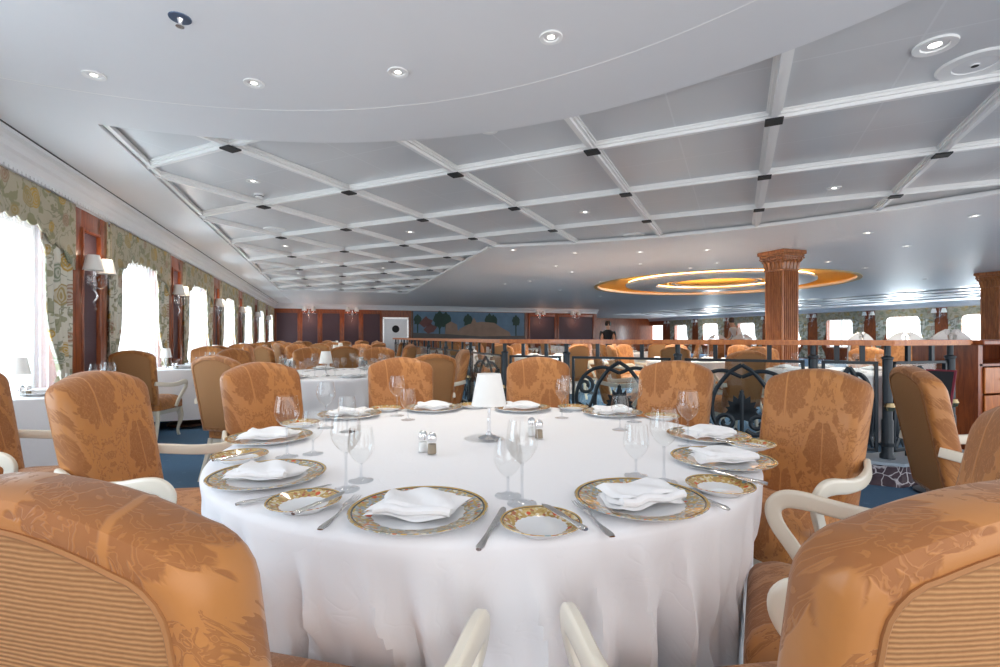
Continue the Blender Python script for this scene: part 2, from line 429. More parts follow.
def ceil_panels():
    n = NT('ceiling_panels'); X, Y, Z = n.xyz()
    u = n.m('MULTIPLY', n.m('ADD', X, Y), .70711); v = n.m('MULTIPLY', n.m('SUBTRACT', Y, X), .70711)
    def seam(c, off, p):
        q = n.m('PINGPONG', n.m('SUBTRACT', c, off), p/2); return n.m('GREATER_THAN', q, p/2-.006)
    s_ = n.m('MAXIMUM', seam(u, 3.77-6.4, 1.28), seam(v, -.22-6.225, 1.245))
    tone = n.noise(scale=.7)[0]
    n.col(n.mix(s_, n.mix(tone, (.66, .67, .68), (.71, .715, .72)), (.74, .75, .76)))
    return n.prop(.3, 0, .5)
M['panels'] = ceil_panels()
M['valance'] = floral('floral_valance', (.46, .40, .29))
M['drape'] = floral('floral_drape', (.66, .62, .52), .9)
def sheer():
    n = NT('sheer_curtain'); nt = n.nt; nt.nodes.remove(n.b)
    tr = n.n('ShaderNodeBsdfTransparent'); tl = n.n('ShaderNodeBsdfTranslucent'); tl.inputs[0].default_value = (.93, .95, .97, 1)
    df = n.n('ShaderNodeBsdfDiffuse'); df.inputs[0].default_value = (.85, .87, .89, 1)
    a = n.n('ShaderNodeMixShader'); a.inputs[0].default_value = .25; nt.links.new(tl.outputs[0], a.inputs[1]); nt.links.new(df.outputs[0], a.inputs[2])
    b = n.n('ShaderNodeMixShader'); f = n.noise(scale=220)[0]; nt.links.new(n.m('MULTIPLY_ADD', f, .2, .16), b.inputs[0])
    nt.links.new(tr.outputs[0], b.inputs[1]); nt.links.new(a.outputs[0], b.inputs[2]); nt.links.new(b.outputs[0], n.out.inputs[0]); return n.mat
M['sheer'] = sheer()
# ------------------------------------------------------------------ the room
X0, X1, Y0, Y1 = WX-.25, SX+.3, -1.6, 33.0
b = MB(); b.box(X0, X1, Y0, Y1, -.05, 0); b.build('floor', M['carpet'], kind='structure')
# ceiling: recessed panels above, painted soffits with openings below
b = MB(); b.box(X0, X1, Y0, Y1, HC+.062, HC+.08)
AC = (10.1, 10.9)                # middle of the round cove
def soffit(name, outer, holes, m):
    bm = bmesh.new(); es = []
    for lp in [outer]+holes:
        vs = [bm.verts.new((x, y, HC)) for x, y in lp]
        es += [bm.edges.new((vs[i], vs[(i+1) % len(vs)])) for i in range(len(vs))]
    r = bmesh.ops.triangle_fill(bm, use_beauty=True, use_dissolve=False, edges=es)
    ext = bmesh.ops.extrude_face_region(bm, geom=bm.faces[:])
    for g in ext['geom']:
        if isinstance(g, bmesh.types.BMVert): g.co.z = HC+.060
    bmesh.ops.recalc_face_normals(bm, faces=bm.faces)
    me = bpy.data.meshes.new(name); bm.to_mesh(me); bm.free(); me.materials.append(m)
    o = bpy.data.objects.new(name, me); COL.objects.link(o); tag(o, kind='structure'); return o
NC = (-1.2, .35)
def arc(c, r, a0, a1, n): return [(c[0]+r*cos(radians(a0+(a1-a0)*i/n)), c[1]+r*sin(radians(a0+(a1-a0)*i/n))) for i in range(n+1)]
soffit('ceiling', [(X0, Y0), (X0, 23.3), (-1.5, 23.3)]+arc(NC, 3.72, 94.6, -31, 40)+[(1.96, Y0)], [], M['ceil_near'])
a_s = math.degrees(math.acos((2.5-NC[0])/8.1))
far = [(-1.49, 23.3), (-1.49, 16.5), (2.5, 16.5)]+arc(NC, 8.1, a_s, -13.5, 40)+[(6.66, Y0), (X1, Y0), (X1, Y1), (-1.49, Y1)]
cove = arc(AC, 3.2, 0, 360, 64)[:-1]
stb = [(17.2, 1.5), (22.3, 1.5), (22.3, 27.5), (17.2, 27.5)]
soffit('ceiling', far, [cove, stb], M['ceil'])
# raised roof over the cove: the panel sheet has a round opening there
bm_outer = [(X0, Y0), (X1, Y0), (X1, Y1), (X0, Y1)]
def sheet(name, outer, holes, z, th, m):
    o = soffit(name, outer, holes, m); 
    for v in o.data.vertices: v.co.z = z if v.co.z < HC+.03 else z+th
    return o
sheet('ceiling', bm_outer, [arc(AC, 3.35, 0, 360, 64)[:-1]], HC+.062, .02, M['panels'])
M['goldleaf'] = flat('gold_leaf', (.80, .52, .16), .35, .25)
cv = thing('ceiling_cove', (AC[0], AC[1], 0), label='large round gold-lit ceiling recess with a suspended white ring', cat='ceiling cove')
b = MB(); b.openlathe([(3.21, HC-.012), (3.30, HC-.012), (3.30, HC+.02), (3.28, HC+.10), (3.0, HC+.30), (2.2, HC+.36), (1.2, HC+.40), (.02, HC+.41)], 72); b.build('gold_dome', M['goldleaf'], cv)
b = MB(); b.openlathe([(1.55, HC+.0), (2.35, HC+.0), (2.40, HC+.02), (2.40, HC+.07), (2.32, HC+.09), (1.60, HC+.09), (1.52, HC+.05), (1.55, HC+.0)], 72)
b.v = b.v; o = b.build('suspended_ring', M['beam'], cv)
b = MB(); b.openlathe([(2.20, HC+.092), (2.32, HC+.10), (2.34, HC+.11), (2.26, HC+.115), (2.20, HC+.092)], 72); b.build('light_strip', emit('warm_light_strip', (1, .66, .28), 9), cv)
b = MB(); b.openlathe([(1.60, HC+.092), (1.68, HC+.10), (1.70, HC+.11), (1.64, HC+.115), (1.60, HC+.092)], 72); b.build('light_strip', emit('warm_light_strip_inner', (1, .66, .28), 9), cv)
b = MB(); b.openlathe([(1.05, HC+.06), (1.10, HC+.05), (1.15, HC+.06), (1.15, HC+.09), (1.05, HC+.09), (1.05, HC+.06)], 48)
for k in range(4): 
    a = k*pi/2; b.sweep([(2.0*cos(a), 2.0*sin(a), HC+.08), (2.0*cos(a), 2.0*sin(a), HC+.36)], .015, .015, up=(1, .2, 0))
b.build('hanger', M['ceil'], cv)

# ceiling ribs on the diagonal grid, each run its own trim
def UV(u, v): return ((u-v)*.70711, (u+v)*.70711)
def ingrid(x, y):
    if abs(x-NC[0]) < 20 and x > -1.55:
        r = sqrt((x-NC[0])**2+(y-NC[1])**2)
        if r < 3.68: return False
        if x < 2.55 and y < 16.55: return y > Y0+.2
        return r < 8.14 and y > Y0+.2
    return False
U0, DU, V0, DV = 3.77, 1.28, -.22, 1.245
tn = [1]
def rib(along, c, lo, hi):
    t = lo; st = .04; run = None; segs = []
    while t <= hi:
        p = UV(t, c) if along == 'u' else UV(c, t)
        if ingrid(*p):
            if run is None: run = t
        elif run is not None: segs.append((run, t)); run = None
        t += st
    for a, e in segs:
        if e-a < .15: continue
        q = MB(); rz = pi/4 if along == 'u' else 3*pi/4
        cx, cy = UV((a+e)/2, c) if along == 'u' else UV(c, (a+e)/2); L = (e-a)/2
        Mx = T3(cx, cy, 0, rz); dz = 0 if along == 'u' else .004
        q.box(-L, L, -.017, .017, HC+.006+dz, HC+.061, Mx); q.box(-L, L, -.036, .036, HC+.028+dz, HC+.061, Mx); q.box(-L, L, -.048, .048, HC+.046+dz, HC+.061, Mx)
        tn[0] += 1; q.build('trim_%d' % tn[0], M['beam'], smooth=False, kind='structure')
for k in range(-7, 12): rib('u', V0+DV*k, -4, 16)
for k in range(-6, 9): rib('v', U0+DU*k, -7, 16)
# thin edge moulding round the grid
def strip(pts, w0, z0, z1, m, name=None):
    q = MB(); q.sweep([(x, y, (z0+z1)/2) for x, y in pts], w0, (z1-z0)/2, n=4, sq=1); tn[0] += 1
    return q.build(name or 'trim_%d' % tn[0], m, smooth=False, kind='structure')
strip(arc(NC, 3.735, 94, -31, 60), .022, HC+.012, HC+.058, M['beam'])
strip(arc(NC, 8.06, a_s, -13, 60), .05, HC-.01, HC+.04, M['beam'])
strip([(-1.47, 4.1), (-1.47, 16.5)], .025, HC+.012, HC+.058, M['beam'])
strip([(2.46, 7.6), (2.46, 16.5)], .05, HC-.01, HC+.04, M['beam'])
strip(arc(NC, 3.2, 130, -35, 60), .004, HC-.002, HC+.002, M['beam'])
# starboard ribs
for k in range(9):
    q = MB(); q.box(17.25, 22.25, 2.2+k*3-.05, 2.2+k*3+.05, HC+.02, HC+.061); tn[0] += 1; q.build('trim_%d' % tn[0], M['beam'], smooth=False, kind='structure')
for k in range(3):
    q = MB(); q.box(18.5+1.3*k-.05, 18.5+1.3*k+.05, 1.55, 27.45, HC+.024, HC+.061); tn[0] += 1; q.build('trim_%d' % tn[0], M['beam'], smooth=False, kind='structure')
# black squares where ribs cross: small cover plates
plate_pr = None
b = MB(); b.box(-.055, .055, -.055, .055, 0, .014, T3(0, 0, 0, pi/4), .003)
pp = Proto(b.build('rib_cover_plate', M['gap'], smooth=False))
plates = []
for i in range(-6, 9):
    for j in range(-7, 12):
        x, y = UV(U0+DU*i, V0+DV*j)
        if ingrid(x, y) and y > 1.2 and (x*SY+y*CY) > .5:
            r = sqrt((x-NC[0])**2+(y-NC[1])**2)
            if r > 3.85 and (x < 2.3 or r < 7.9) and x > -1.35:
                plates.append((atan2(x*CY-y*SY, x*SY+y*CY), x, y))

plates.sort()
for i, (_, x, y) in enumerate(plates): pp.put((x, y, HC-.009), 0, label='small black square plate at a ceiling rib crossing, '+nth(i+1, len(plates)), cat='ceiling plate', group='black plates at the ceiling rib crossings')
# crown moulding: swept profile
def crown(name, p0, p1, inward, m=None):
    prof = [(0, HC-.215), (.02, HC-.215), (.03, HC-.19), (.06, HC-.175), (.062, HC-.14), (.085, HC-.12), (.10, HC-.10), (.125, HC-.085), (.14, HC-.05), (.17, HC-.035), (.215, HC-.03), (.22, HC-.004), (0, HC-.004)]
    q = MB(); n = len(prof); vs = []
    for p in (p0, p1):
        for d, z in prof: vs.append((p[0]+inward[0]*d, p[1]+inward[1]*d, z))
    q.add(vs, [(i, (i+1) % n, n+(i+1) % n, n+i) for i in range(n)]+[tuple(range(n)), tuple(range(2*n-1, n-1, -1))])
    # egg-and-dart beads along the lowest lip
    L = sqrt((p1[0]-p0[0])**2+(p1[1]-p0[1])**2); dx, dy = (p1[0]-p0[0])/L, (p1[1]-p0[1])/L
    t = .03
    while t < min(L, 16) and m is None:
        cx, cy = p0[0]+dx*t+inward[0]*.048, p0[1]+dy*t+inward[1]*.048
        q.box(-.019, .019, -.012, .012, HC-.20, HC-.172, T3(cx, cy, 0, atan2(dy, dx)), 0); t += .055
    return q.build(name, M['plaster'], smooth=False, kind='structure')
crown('trim_91', (WX, 0.2), (WX, FARY), (1, 0)); crown('trim_92', (WX, FARY), (13.5, FARY), (0, -1)); crown('trim_93', (SX, Y1), (SX, 10.2), (-1, 0))
q = MB(); q.box(WX+.214, WX+.229, 0, FARY-.2, HC-.006, HC+.001); q.build('trim_94', M['gap'], smooth=False, kind='structure')

# left wall with openings
WZ0, WZ1 = .55, 2.15
q = MB()
q.box(WX-.25, WX, Y0, FARY+.3, 0, WZ0); q.box(WX-.25, WX, Y0, FARY+.3, WZ1, HC+.06)
for k in range(-3, 7):
    y = PY0+k*BAY; q.box(WX-.25, WX, y-.18, y+PW+.18, WZ0, WZ1)
q.build('wall_left', M['cherry'], smooth=False, kind='structure')
q = MB(); q.box(WX, WX+.02, Y0, FARY, 0, .14); q.build('baseboard_left', M['cherry'], smooth=False, kind='structure')
wi = 0
for k in range(-2, 6):
    ya = PY0+k*BAY+PW+.18; yb = PY0+(k+1)*BAY-.18; wi += 1
    win = thing('window_%d' % wi, (WX-.2, (ya+yb)/2, WZ0), kind='structure'); h = (yb-ya)/2
    q = MB()
    for a, e, c, d in ((-h, h, 0, .06), (-h, h, WZ1-WZ0-.06, WZ1-WZ0)): q.box(-.03, .03, a, e, c, d)
    for s in (-1, 0, 1): q.box(-.03, .03, s*(h-.03)-.03, s*(h-.03)+.03, .06, WZ1-WZ0-.06)
    q.build('window_frame', M['white_wood'], win, smooth=False)
    q = MB(); q.box(-.004, .004, -h+.05, h-.05, .05, WZ1-WZ0-.05); q.build('pane', M['pane'], win, smooth=False)

# wood pier panels (one frame around a cloth field)
def pier(name, w_, z0, z1, label, field=M['wallpaper']):
    t = thing(name, label=label, cat='wall panel'); h = w_/2
    q = MB(); s = .16
    q.box(0, .035, -h, -h+s, z0, z1, None, .004); q.box(0, .035, h-s, h, z0, z1, None, .004); q.box(0, .034, -h+s, h-s, z1-.17, z1, None, .003); q.box(0, .034, -h+s, h-s, z0, z0+.75, None, .003)
    for a, e, c, d in ((-h+s, -h+s+.03, z0+.75, z1-.17), (h-s-.03, h-s, z0+.75, z1-.17), (-h+s+.03, h-s-.03, z1-.20, z1-.17), (-h+s+.03, h-s-.03, z0+.75, z0+.78)): q.box(0, .05, a, e, c, d, None, .008)
    q.build('frame', M['cherry'], t)
    q = MB(); q.box(0, .012, -h+s+.03, h-s-.03, z0+.78, z1-.20); q.build('cloth_field', field, t, smooth=False)
    return t
near_words = ['tall cherry wood panel nearest the camera, behind the nearest crystal sconce', 'second cherry wood wall panel from the camera along the window wall', 'third cherry wood wall panel from the camera along the window wall', 'fourth cherry wood wall panel from the camera along the window wall', 'fifth cherry wood wall panel from the camera along the window wall', 'last cherry wood wall panel, next to the far wall corner']
pr = Proto(pier('wall_panel', PW, .03, HC-.217, near_words[0]))
for k in range(6): pr.put((WX, PY0+k*BAY+PW/2, 0), 0, label=near_words[k], cat='wall panel', group='cherry wood panels between the port windows')

# sconces
def mk_sconce():
    t = thing('wall_sconce', cat='sconce')
    q = MB(); q.lathe([(.001, 0), (.05, .0), (.055, .012), (.03, .03), (.012, .035), (.001, .036)], 16, T3(0, 0, 1.72, 0, 0, pi/2)); q.lathe([(.001, -.14), (.02, -.12), (.03, -.06), (.016, 0), (.03, .05), (.012, .16), (.018, .19), (.001, .23)], 12, T3(.05, 0, 1.74)); q.build('back_plate', M['crystal'], t)
    for s in (-1, 1):
        a = MB(); a.sweep(spl([(.03, 0, 1.70), (.07, .06*s, 1.64), (.10, .14*s, 1.68), (.10, .15*s, 1.74)], 5), .009, .009); a.lathe([(.001, 1.735), (.045, 1.745), (.05, 1.755), (.012, 1.76), (.012, 1.83), (.001, 1.84)], 12, T3(.10, .15*s, 0)); arm = a.build('arm', M['crystal'], t)
        a = MB(); a.openlathe([(.085, 1.80), (.052, 1.95), (.049, 1.95), (.082, 1.80), (.085, 1.80)], 20, T3(.10, .15*s, 0)); a.build('lamp_shade', M['shade'], t)
        for j in range(4):
            a = MB(); an = j*pi/2; a.lathe([(.001, -.03), (.008, -.012), (.001, .012)], 6, T3(.10+.045*cos(an), .15*s+.045*sin(an), 1.72)); a.build('crystal_drop', M['crystal'], t)
    q = MB(); q.sweep(spl([(.05, 0, 1.62), (.075, .01, 1.56), (.05, 0, 1.50), (.07, -.02, 1.46)], 4), .010, .010); q.lathe([(.001, 1.40), (.014, 1.425), (.001, 1.46)], 6, T3(.07, -.02, 0)); q.build('crystal_tail', M['crystal'], t)
    return t
sc = Proto(mk_sconce())
scw = ['two-armed crystal wall sconce with white shades nearest the camera', 'second two-armed crystal sconce from the camera on the window wall', 'third two-armed crystal sconce from the camera on the window wall', 'fourth two-armed crystal sconce from the camera on the window wall', 'fifth two-armed crystal sconce from the camera on the window wall', 'farthest two-armed crystal sconce on the window wall by the corner']
for k in range(6):
    sc.put((WX+.014, PY0+k*BAY+PW/2-.02, 0), 0, label=scw[k], cat='sconce', group='crystal sconces on the port wall panels')
    if k < 4: lamp('POINT', 'sconce_light', (WX+.2, PY0+k*BAY+PW/2, 1.98), 2.0, (1, .8, .6), .04)

# curtains
def wavy(y0, y1, z0, z1, x, amp, waves, pinch=None, n=60, nz=14, scal=None, ph=0):
    q = MB()
    def f(u, v):
        z = z0+(z1-z0)*v
        y = y0+(y1-y0)*u
        if scal: z = (z0+scal(u))+(z1-z0-scal(u))*v
        if pinch: yc, k = pinch(v); y = yc+(y-yc)*k
        return (x+amp*sin(u*waves*2*pi+ph+.6*sin(v*3))*(1-.25*v)+amp*.3*sin(u*waves*4.3*pi+1), y, z)
    q.grid(f, n, nz); return q
def solid(o, th):
    md = o.modifiers.new('s', 'SOLIDIFY'); md.thickness = th; md.offset = 0; return o
def mk_curtains():
    H = BAY-PW; h = H/2
    t1 = wavy(-h+.1, h-.1, .60, 2.36, -.03, .014, 16, n=130, nz=3); sheer_o = t1.build('sheer_curtain', M['sheer'])
    dr = thing('floral_drape')
    q = wavy(h-.50, h-.03, .05, 2.34, .030, .020, 4.5, pinch=lambda v: (h-.08, 1.0-.62*math.exp(-((v-.30)/.16)**2)+(.15 if v > .8 else 0)), n=70, nz=30)
    solid(q.build('drape', M['drape'], dr), .006)
    q = wavy(-h+.03, -h+.42, .05, 2.34, .030, .020, 4, pinch=lambda v: (-h+.08, 1.0-.62*math.exp(-((v-.30)/.16)**2)+(.15 if v > .8 else 0)), n=70, nz=30)
    solid(q.build('drape', M['drape'], dr), .006)
    for s in (-1, 1): q = MB(); q.sweep([(.005, s*(h-.02), .76), (.065, s*(h-.05), .72), (.065, s*(h-.20), .74), (.005, s*(h-.24), .78)], .006, .03, n=6); q.build('tieback', M['valance'], dr)
    def sc_(u):
        e = abs(u-.5)*2
        base = .30-.27*math.exp(-((e-1.0)/.26)**2)-.08*math.exp(-((e-.60)/.10)**2)
        return base-.035*abs(cos(u*15*pi))-.0
    q = wavy(-h+.03, h-.02, 1.78, 2.383, .055, .004, 9, n=150, nz=10, scal=sc_)
    va = q.build('curtain_valance', M['valance']); solid(va, .012)
    for s in (-1, 1):
        q = MB(); q.box(.004, .045, s*h-.006, s*h+.006, 1.90, 2.383); q.build('side_return', M['valance'], va, smooth=False)
    return sheer_o, dr, va
so, dr, va = mk_curtains(); pS, pD, pV = Proto(so), Proto(dr), Proto(va)
ords = ['nearest the camera at the left edge', 'second from the camera', 'third from the camera', 'fourth from the camera', 'fifth from the camera', 'at the far end of the wall']
for k in range(-2, 6):
    yc = PY0+k*BAY+PW+(BAY-PW)/2
    if k == -2: continue
    wds = ords[max(0, k+1)] if k+1 < 6 else 'in the far corner'
    if k == 5: wds = 'in the corner by the far wall'
    pS.put((WX, yc, 0), 0, label='white sheer curtain glowing in the window '+wds, cat='curtain', group='sheer curtains of the window wall')
    pD.put((WX, yc, 0), 0, label='pair of floral drapes beside the window '+wds, cat='drape', group='floral drapes of the window wall')
    pV.put((WX, yc, 0), 0, label='scalloped beige floral valance over the window '+wds, cat='valance', group='scalloped valances of the window wall')

# far wall
q = MB(); q.box(WX-.25, 13.5, FARY, FARY+.2, 0, HC+.06); q.box(13.3, 13.5, FARY+.2, Y1, 0, HC+.06); q.build('wall_far', M['cherry'], smooth=False, kind='structure')
q = MB(); q.box(13.5, X1, Y1-.1, Y1+.1, 0, HC+.06); q.build('wall_back', M['cherry'], smooth=False, kind='structure')
def wallx(px, Y=FARY): a = math.atan((px-500)/490)+YAW; return Y*math.tan(a)
def farpanel(x0, x1, lab, lit=False):
    t = thing('wall_panel', ((x0+x1)/2, FARY, 0), -pi/2, label=lab, cat='wall panel'); h = (x1-x0)/2
    q = MB()
    for a, e, c, d in ((-h, -h+.1, .1, 2.38), (h-.1, h, .1, 2.38), (-h+.1, h-.1, 2.2, 2.38), (-h+.1, h-.1, .1, .8)): q.box(0, .04, a, e, c, d, None, .004)
    q.build('frame', M['cherry'], t); q = MB(); q.box(0, .015, -h+.1, h-.1, .8, 2.2); q.build('cloth_field', M['wallpaper'], t, smooth=False)
xs = [274, 300, 320, 342, 361, 382]
nm = ['wood framed far wall panel in the left corner', 'far wall panel behind the white-shaded twin sconce', 'plain far wall panel between the two lit sconces', 'far wall panel behind the red-glowing twin sconce', 'wood framed far wall panel left of the metal door']
for i in range(5): farpanel(wallx(xs[i]), wallx(xs[i+1]), nm[i])
farpanel(wallx(528), wallx(556), 'far wall panel with glowing sconce right of the mural'); farpanel(wallx(557), wallx(594), 'last far wall panel right of the mural')
for px, lb in ((309, 'twin sconce with white shades on the far wall'), (352, 'red-glowing twin sconce on the far wall, left of the door'), (539, 'glowing twin sconce just right of the mural'), (574, 'twin sconce farthest right on the far wall')):
    sc.put((wallx(px), FARY-.05, .05), -pi/2, scale=1.25, label=lb, cat='sconce')
    lamp('POINT', 'sconce_light', (wallx(px), FARY-.4, 1.95), 4, (1, .55, .35), .05)
# metal door with porthole
x0, x1 = wallx(384), wallx(407)
d = thing('door_1', ((x0+x1)/2, FARY, 0), kind='structure'); h = (x1-x0)/2
q = MB(); q.box(-h-.06, -h, -.06, 0, 0, 2.0); q.box(h, h+.06, -.06, 0, 0, 2.0); q.box(-h-.06, h+.06, -.06, 0, 1.98, 2.06); q.build('door_frame', M['steel'], d, smooth=False)
q = MB(); q.box(-h, h, -.045, 0, 0, 1.98); q.build('door_leaf', M['steel_door'], d, smooth=False)
q = MB(); q.lathe([(.001, 0), (.17, 0), (.17, .01), (.001, .012)], 24, T3(0, -.045, 1.52, 0, pi/2)); q.build('porthole', M['gap'], d)
# mural: a painted landscape
x0, x1 = wallx(413), wallx(524)
t = thing('mural', ((x0+x1)/2, FARY-.02, 0), label='wide painted landscape mural with trees and rounded buildings on the far wall', cat='mural'); W_ = (x1-x0)/2
def paint(name, c): return flat(name, c, .7, var=.25, sc=3)
q = MB(); q.box(-W_, W_, -.03, .015, 1.0, 2.36); q.build('painted_sky', paint('mural_sky', (.17, .27, .38)), t, smooth=False)
q = MB(); q.box(-W_-.08, -W_, -.05, .015, .9, 2.38); q.box(W_, W_+.08, -.05, .015, .9, 2.38); q.build('frame', M['dark_frame'], t, smooth=False)
def poly(pts, y): q.prism([(x, z) for x, z in pts], 0, .004, Matrix.Translation((0, y, 0)) @ Matrix.Rotation(pi/2, 4, 'X'))
q = MB(); poly([(-.9, 1.15), (-.55, 1.55), (-.1, 1.78), (.5, 1.9), (1.2, 1.85), (1.6, 1.6), (2.0, 1.4), (2.1, 1.15)], -.034); poly([(-1.3, 1.1), (-1.25, 1.75), (-1.0, 1.9), (-.7, 1.75), (-.6, 1.1)], -.033); poly([(.0, 1.8), (.15, 2.1), (.32, 1.8)], -.035); q.build('painted_building', paint('mural_tan', (.40, .27, .20)), t, smooth=False)
M_tree = paint('mural_green', (.045, .085, .065))
for cx, s in ((-1.55, .30), (-1.25, .26), (-.15, .22), (.95, .24), (1.15, .2), (2.35, .2), (-2.6, .18)):
    q = MB(); poly([(cx+s*(1+.25*sin(k*2.7))*cos(k*pi/8), 1.95+s*1.35*(1+.2*cos(k*3.1))*sin(k*pi/8)) for k in range(16)], -.031-.0005*abs(cx)); poly([(cx-.03, 1.1), (cx+.03, 1.1), (cx+.03, 1.8), (cx-.03, 1.8)], -.0315); q.build('painted_tree', M_tree, t, smooth=False)
q = MB()
for cx, cz in ((-2.2, 1.85), (-2.0, 1.55)): poly([(cx+.28*(1+.4*sin(k*2.1))*cos(k*pi/6), cz+.22*(1+.4*cos(k*2.3))*sin(k*pi/6)) for k in range(12)], -.037)
q.build('painted_figure', paint('mural_red', (.22, .10, .09)), t, smooth=False)
q = MB(); poly([(-W_, 1.0), (W_, 1.0), (W_, 1.22), (.5, 1.18), (-1, 1.28), (-W_, 1.35)], -.040); q.build('painted_ground', paint('mural_ground', (.16, .14, .13)), t, smooth=False)

# starboard wall, windows
q = MB(); 
q.box(SX, SX+.25, 10.2, Y1, 0, .6); q.box(SX, SX+.25, 10.2, Y1, 2.05, HC+.06)
syc = [11.8, 14.62, 17.5, 20.4, 23.3, 26.25, 29.2, 32.0]
edges = [10.2]
for y in syc: edges += [y-.72, y+.72]
edges = edges[:-1]
ys = sorted(edges)
for i in range(0, len(ys)-1, 2): q.box(SX, SX+.25, ys[i], ys[i+1], .6, 2.05)
q.build('wall_right', M['cherry'], smooth=False, kind='structure')
for i, y in enumerate(syc[:-1]):
    wi += 1; win = thing('window_%d' % wi, (SX+.15, y, .6), kind='structure')
    q = MB(); q.box(-.03, .03, -.72, .72, 0, .06); q.box(-.03, .03, -.72, .72, 1.39, 1.45); q.box(-.03, .03, -.03, .03, .06, 1.39); q.build('window_frame', M['white_wood'], win, smooth=False)
    q = MB(); q.box(-.004, .004, -.72, .72, .06, 1.39); q.build('pane', M['pane'], win, smooth=False)
    wd = ['nearest, right of the right column', 'second, between the two columns', 'third, just right of the big column', 'fourth, hidden partly by the big column', 'fifth, left of the big column', 'sixth from the right', 'farthest'][i]
    for pr_, nme, ct in ((pS, 'white sheer curtain', 'curtain'), (pD, 'pair of floral drapes', 'drape'), (pV, 'scalloped floral valance', 'valance')):
        pr_.put((SX, y, 0), pi, scale=(1, 1.12, 1), label='%s, right wall window %s' % (nme, wd), cat=ct, group='distant %ss on the right wall' % ct)
    if i < 7: sc.put((SX-.02, y+1.44, 0), pi, scale=1.2, label='twin sconce on the right wall by the window '+wd, cat='sconce', group='distant sconces of the right wall')
# ------------------------------------------------------------------ armchair
TILT = math.tan(radians(11))
def back_out(n=14, dw=0.0, dz=0.0):
    """closed outline of the backrest in (x, z)"""
    zb, zt = .40+dz, 1.01-dz; wb, wt = .206-dw, .220-dw; r = .060
    pts = [(-wb, zb)]
    for i in range(1, 7): t = i/7; pts.append((-(wb+(wt-wb)*t**.8), zb+(zt-.04-r-zb)*t))
    side = pts[1:-1]
    # corner then crest
    top = []; r = .060
    for i in range(6): a = pi-i/5*(pi/2)*.88; top.append((-wt+r+r*cos(a), zt-.036-r+r*sin(a)))
    k = 9; x0_, z0_ = top[-1]
    for i in range(1, k): x = x0_*(1-i/k); top.append((x, z0_+(zt-z0_)*(1-(1-i/k)**2)))
    left = [(-wb, zb)]+side+top
    right = [(-x, z) for x, z in reversed(left)]
    return left+[(0, zt)]+right
def bk(v):      # (x, z, t) with t = towards the front -> chair space
    x, z, t = v
    return Vector((x, -.235-(z-.42)*TILT+t-.10*(x*x)*0+.25*x*x, z))
def mk_chair():
    t = thing('dining_armchair', cat='chair')
    q = MB(); out = back_out()
    q.rings(out, [(.040, -.046), (.034, -.049), (.020, -.050), (.006, -.044), (0, -.032), (0, .016), (.008, .032), (.025, .044), (.06, .053), (.12, .058), (.2, .060)], lambda v: bk(v), (0, .70))
    q.build('backrest', M['damask'], t)
    q = MB(); q.rings(back_out(), [(.036, -.038), (.037, -.048), (.050, -.0505), (.15, -.052)], lambda v: bk(v), (0, .70)); q.build('back_panel', M['ribbed'], t)
    q = MB(); ex, ez = .220, .31; o2 = [bk((x*(1-.035/ex), .70+(z-.70)*(1-.035/ez), -.050)) for x, z in out]
    q.sweep(o2, .0035, .0035, up=(0, 1, 0), n=6, closed=True); q.build('piping', M['piping'], t)
    # seat
    def seat_out(w0, w1, y0, y1, r):
        pts = []
        for cx, cy, a0 in ((w1-r, y1-r, 0), (-w1+r, y1-r, 90), (-w0+r, y0+r, 180), (w0-r, y0+r, 270)):
            for i in range(6): a = radians(a0+i*18); pts.append((cx+r*cos(a), cy+r*sin(a)))
        return pts
    so_ = seat_out(.215, .262, -.23, .235, .06)
    q = MB(); q.rings(so_, [(.02, .33), (0, .34), (0, .405), (.006, .43), (.02, .452), (.05, .472), (.10, .486), (.17, .492)], None, (0, .02)); q.build('seat', M['damask_seat'], t)
    q = MB(); q.rings(so_, [(.03, .285), (.022, .29), (.018, .335), (.03, .336)], None, (0, .02)); q.build('seat_frame', M['white_wood'], t)
    for s in (-1, 1):
        q = MB(); pth = [(s*.222, .190, .32), (s*.236, .208, .24), (s*.232, .204, .16), (s*.218, .184, .08), (s*.218, .188, .03), (s*.224, .200, 0.0)]
        q.sweep(spl(pth, 4), [.034-.0016*i if i < 10 else .016 for i in range(21)], [.034-.0016*i if i < 10 else .016 for i in range(21)], up=(0, 1, 0), n=10, sq=.7); q.build('leg', M['white_wood'], t)
        q = MB(); pth = [(s*.19, -.20, .33), (s*.195, -.225, .2), (s*.20, -.29, 0.0)]
        q.sweep(spl(pth, 4), .019, .019, up=(0, 1, 0), n=8, sq=.6); q.build('leg', M['white_wood'], t)
        pth = [(s*.215, -.315, .645), (s*.262, -.23, .630), (s*.298, -.12, .618), (s*.316, -.01, .622), (s*.322, .08, .634), (s*.322, .135, .630), (s*.318, .163, .600), (s*.309, .153, .553), (s*.292, .108, .490), (s*.276, .065, .425), (s*.264, .035, .355)]
        q = MB(); k = 51; ww = [.022+.006*math.exp(-((i-22)/9)**2) for i in range(k)]; th = [.0125 for i in range(k)]
        q.sweep(spl(pth, 5), ww, th, up=(s*1.0, 0, .0), n=12, sq=.45); q.build('armrest', M['white_wood'], t)
    return t
CH = Proto(mk_chair())
def chair(x, y, face, **kw):     # (x, y) under the middle of the backrest; face = direction the sitter looks, degrees from +X
    a = radians(face); bx = .345
    return CH.put((x+bx*cos(a), y+bx*sin(a), 0), a-pi/2, cat='chair', **kw)
def camdir(deg):                 # angle given in the camera's ground frame (0 = to its right, 90 = ahead)
    return deg-math.degrees(YAW)

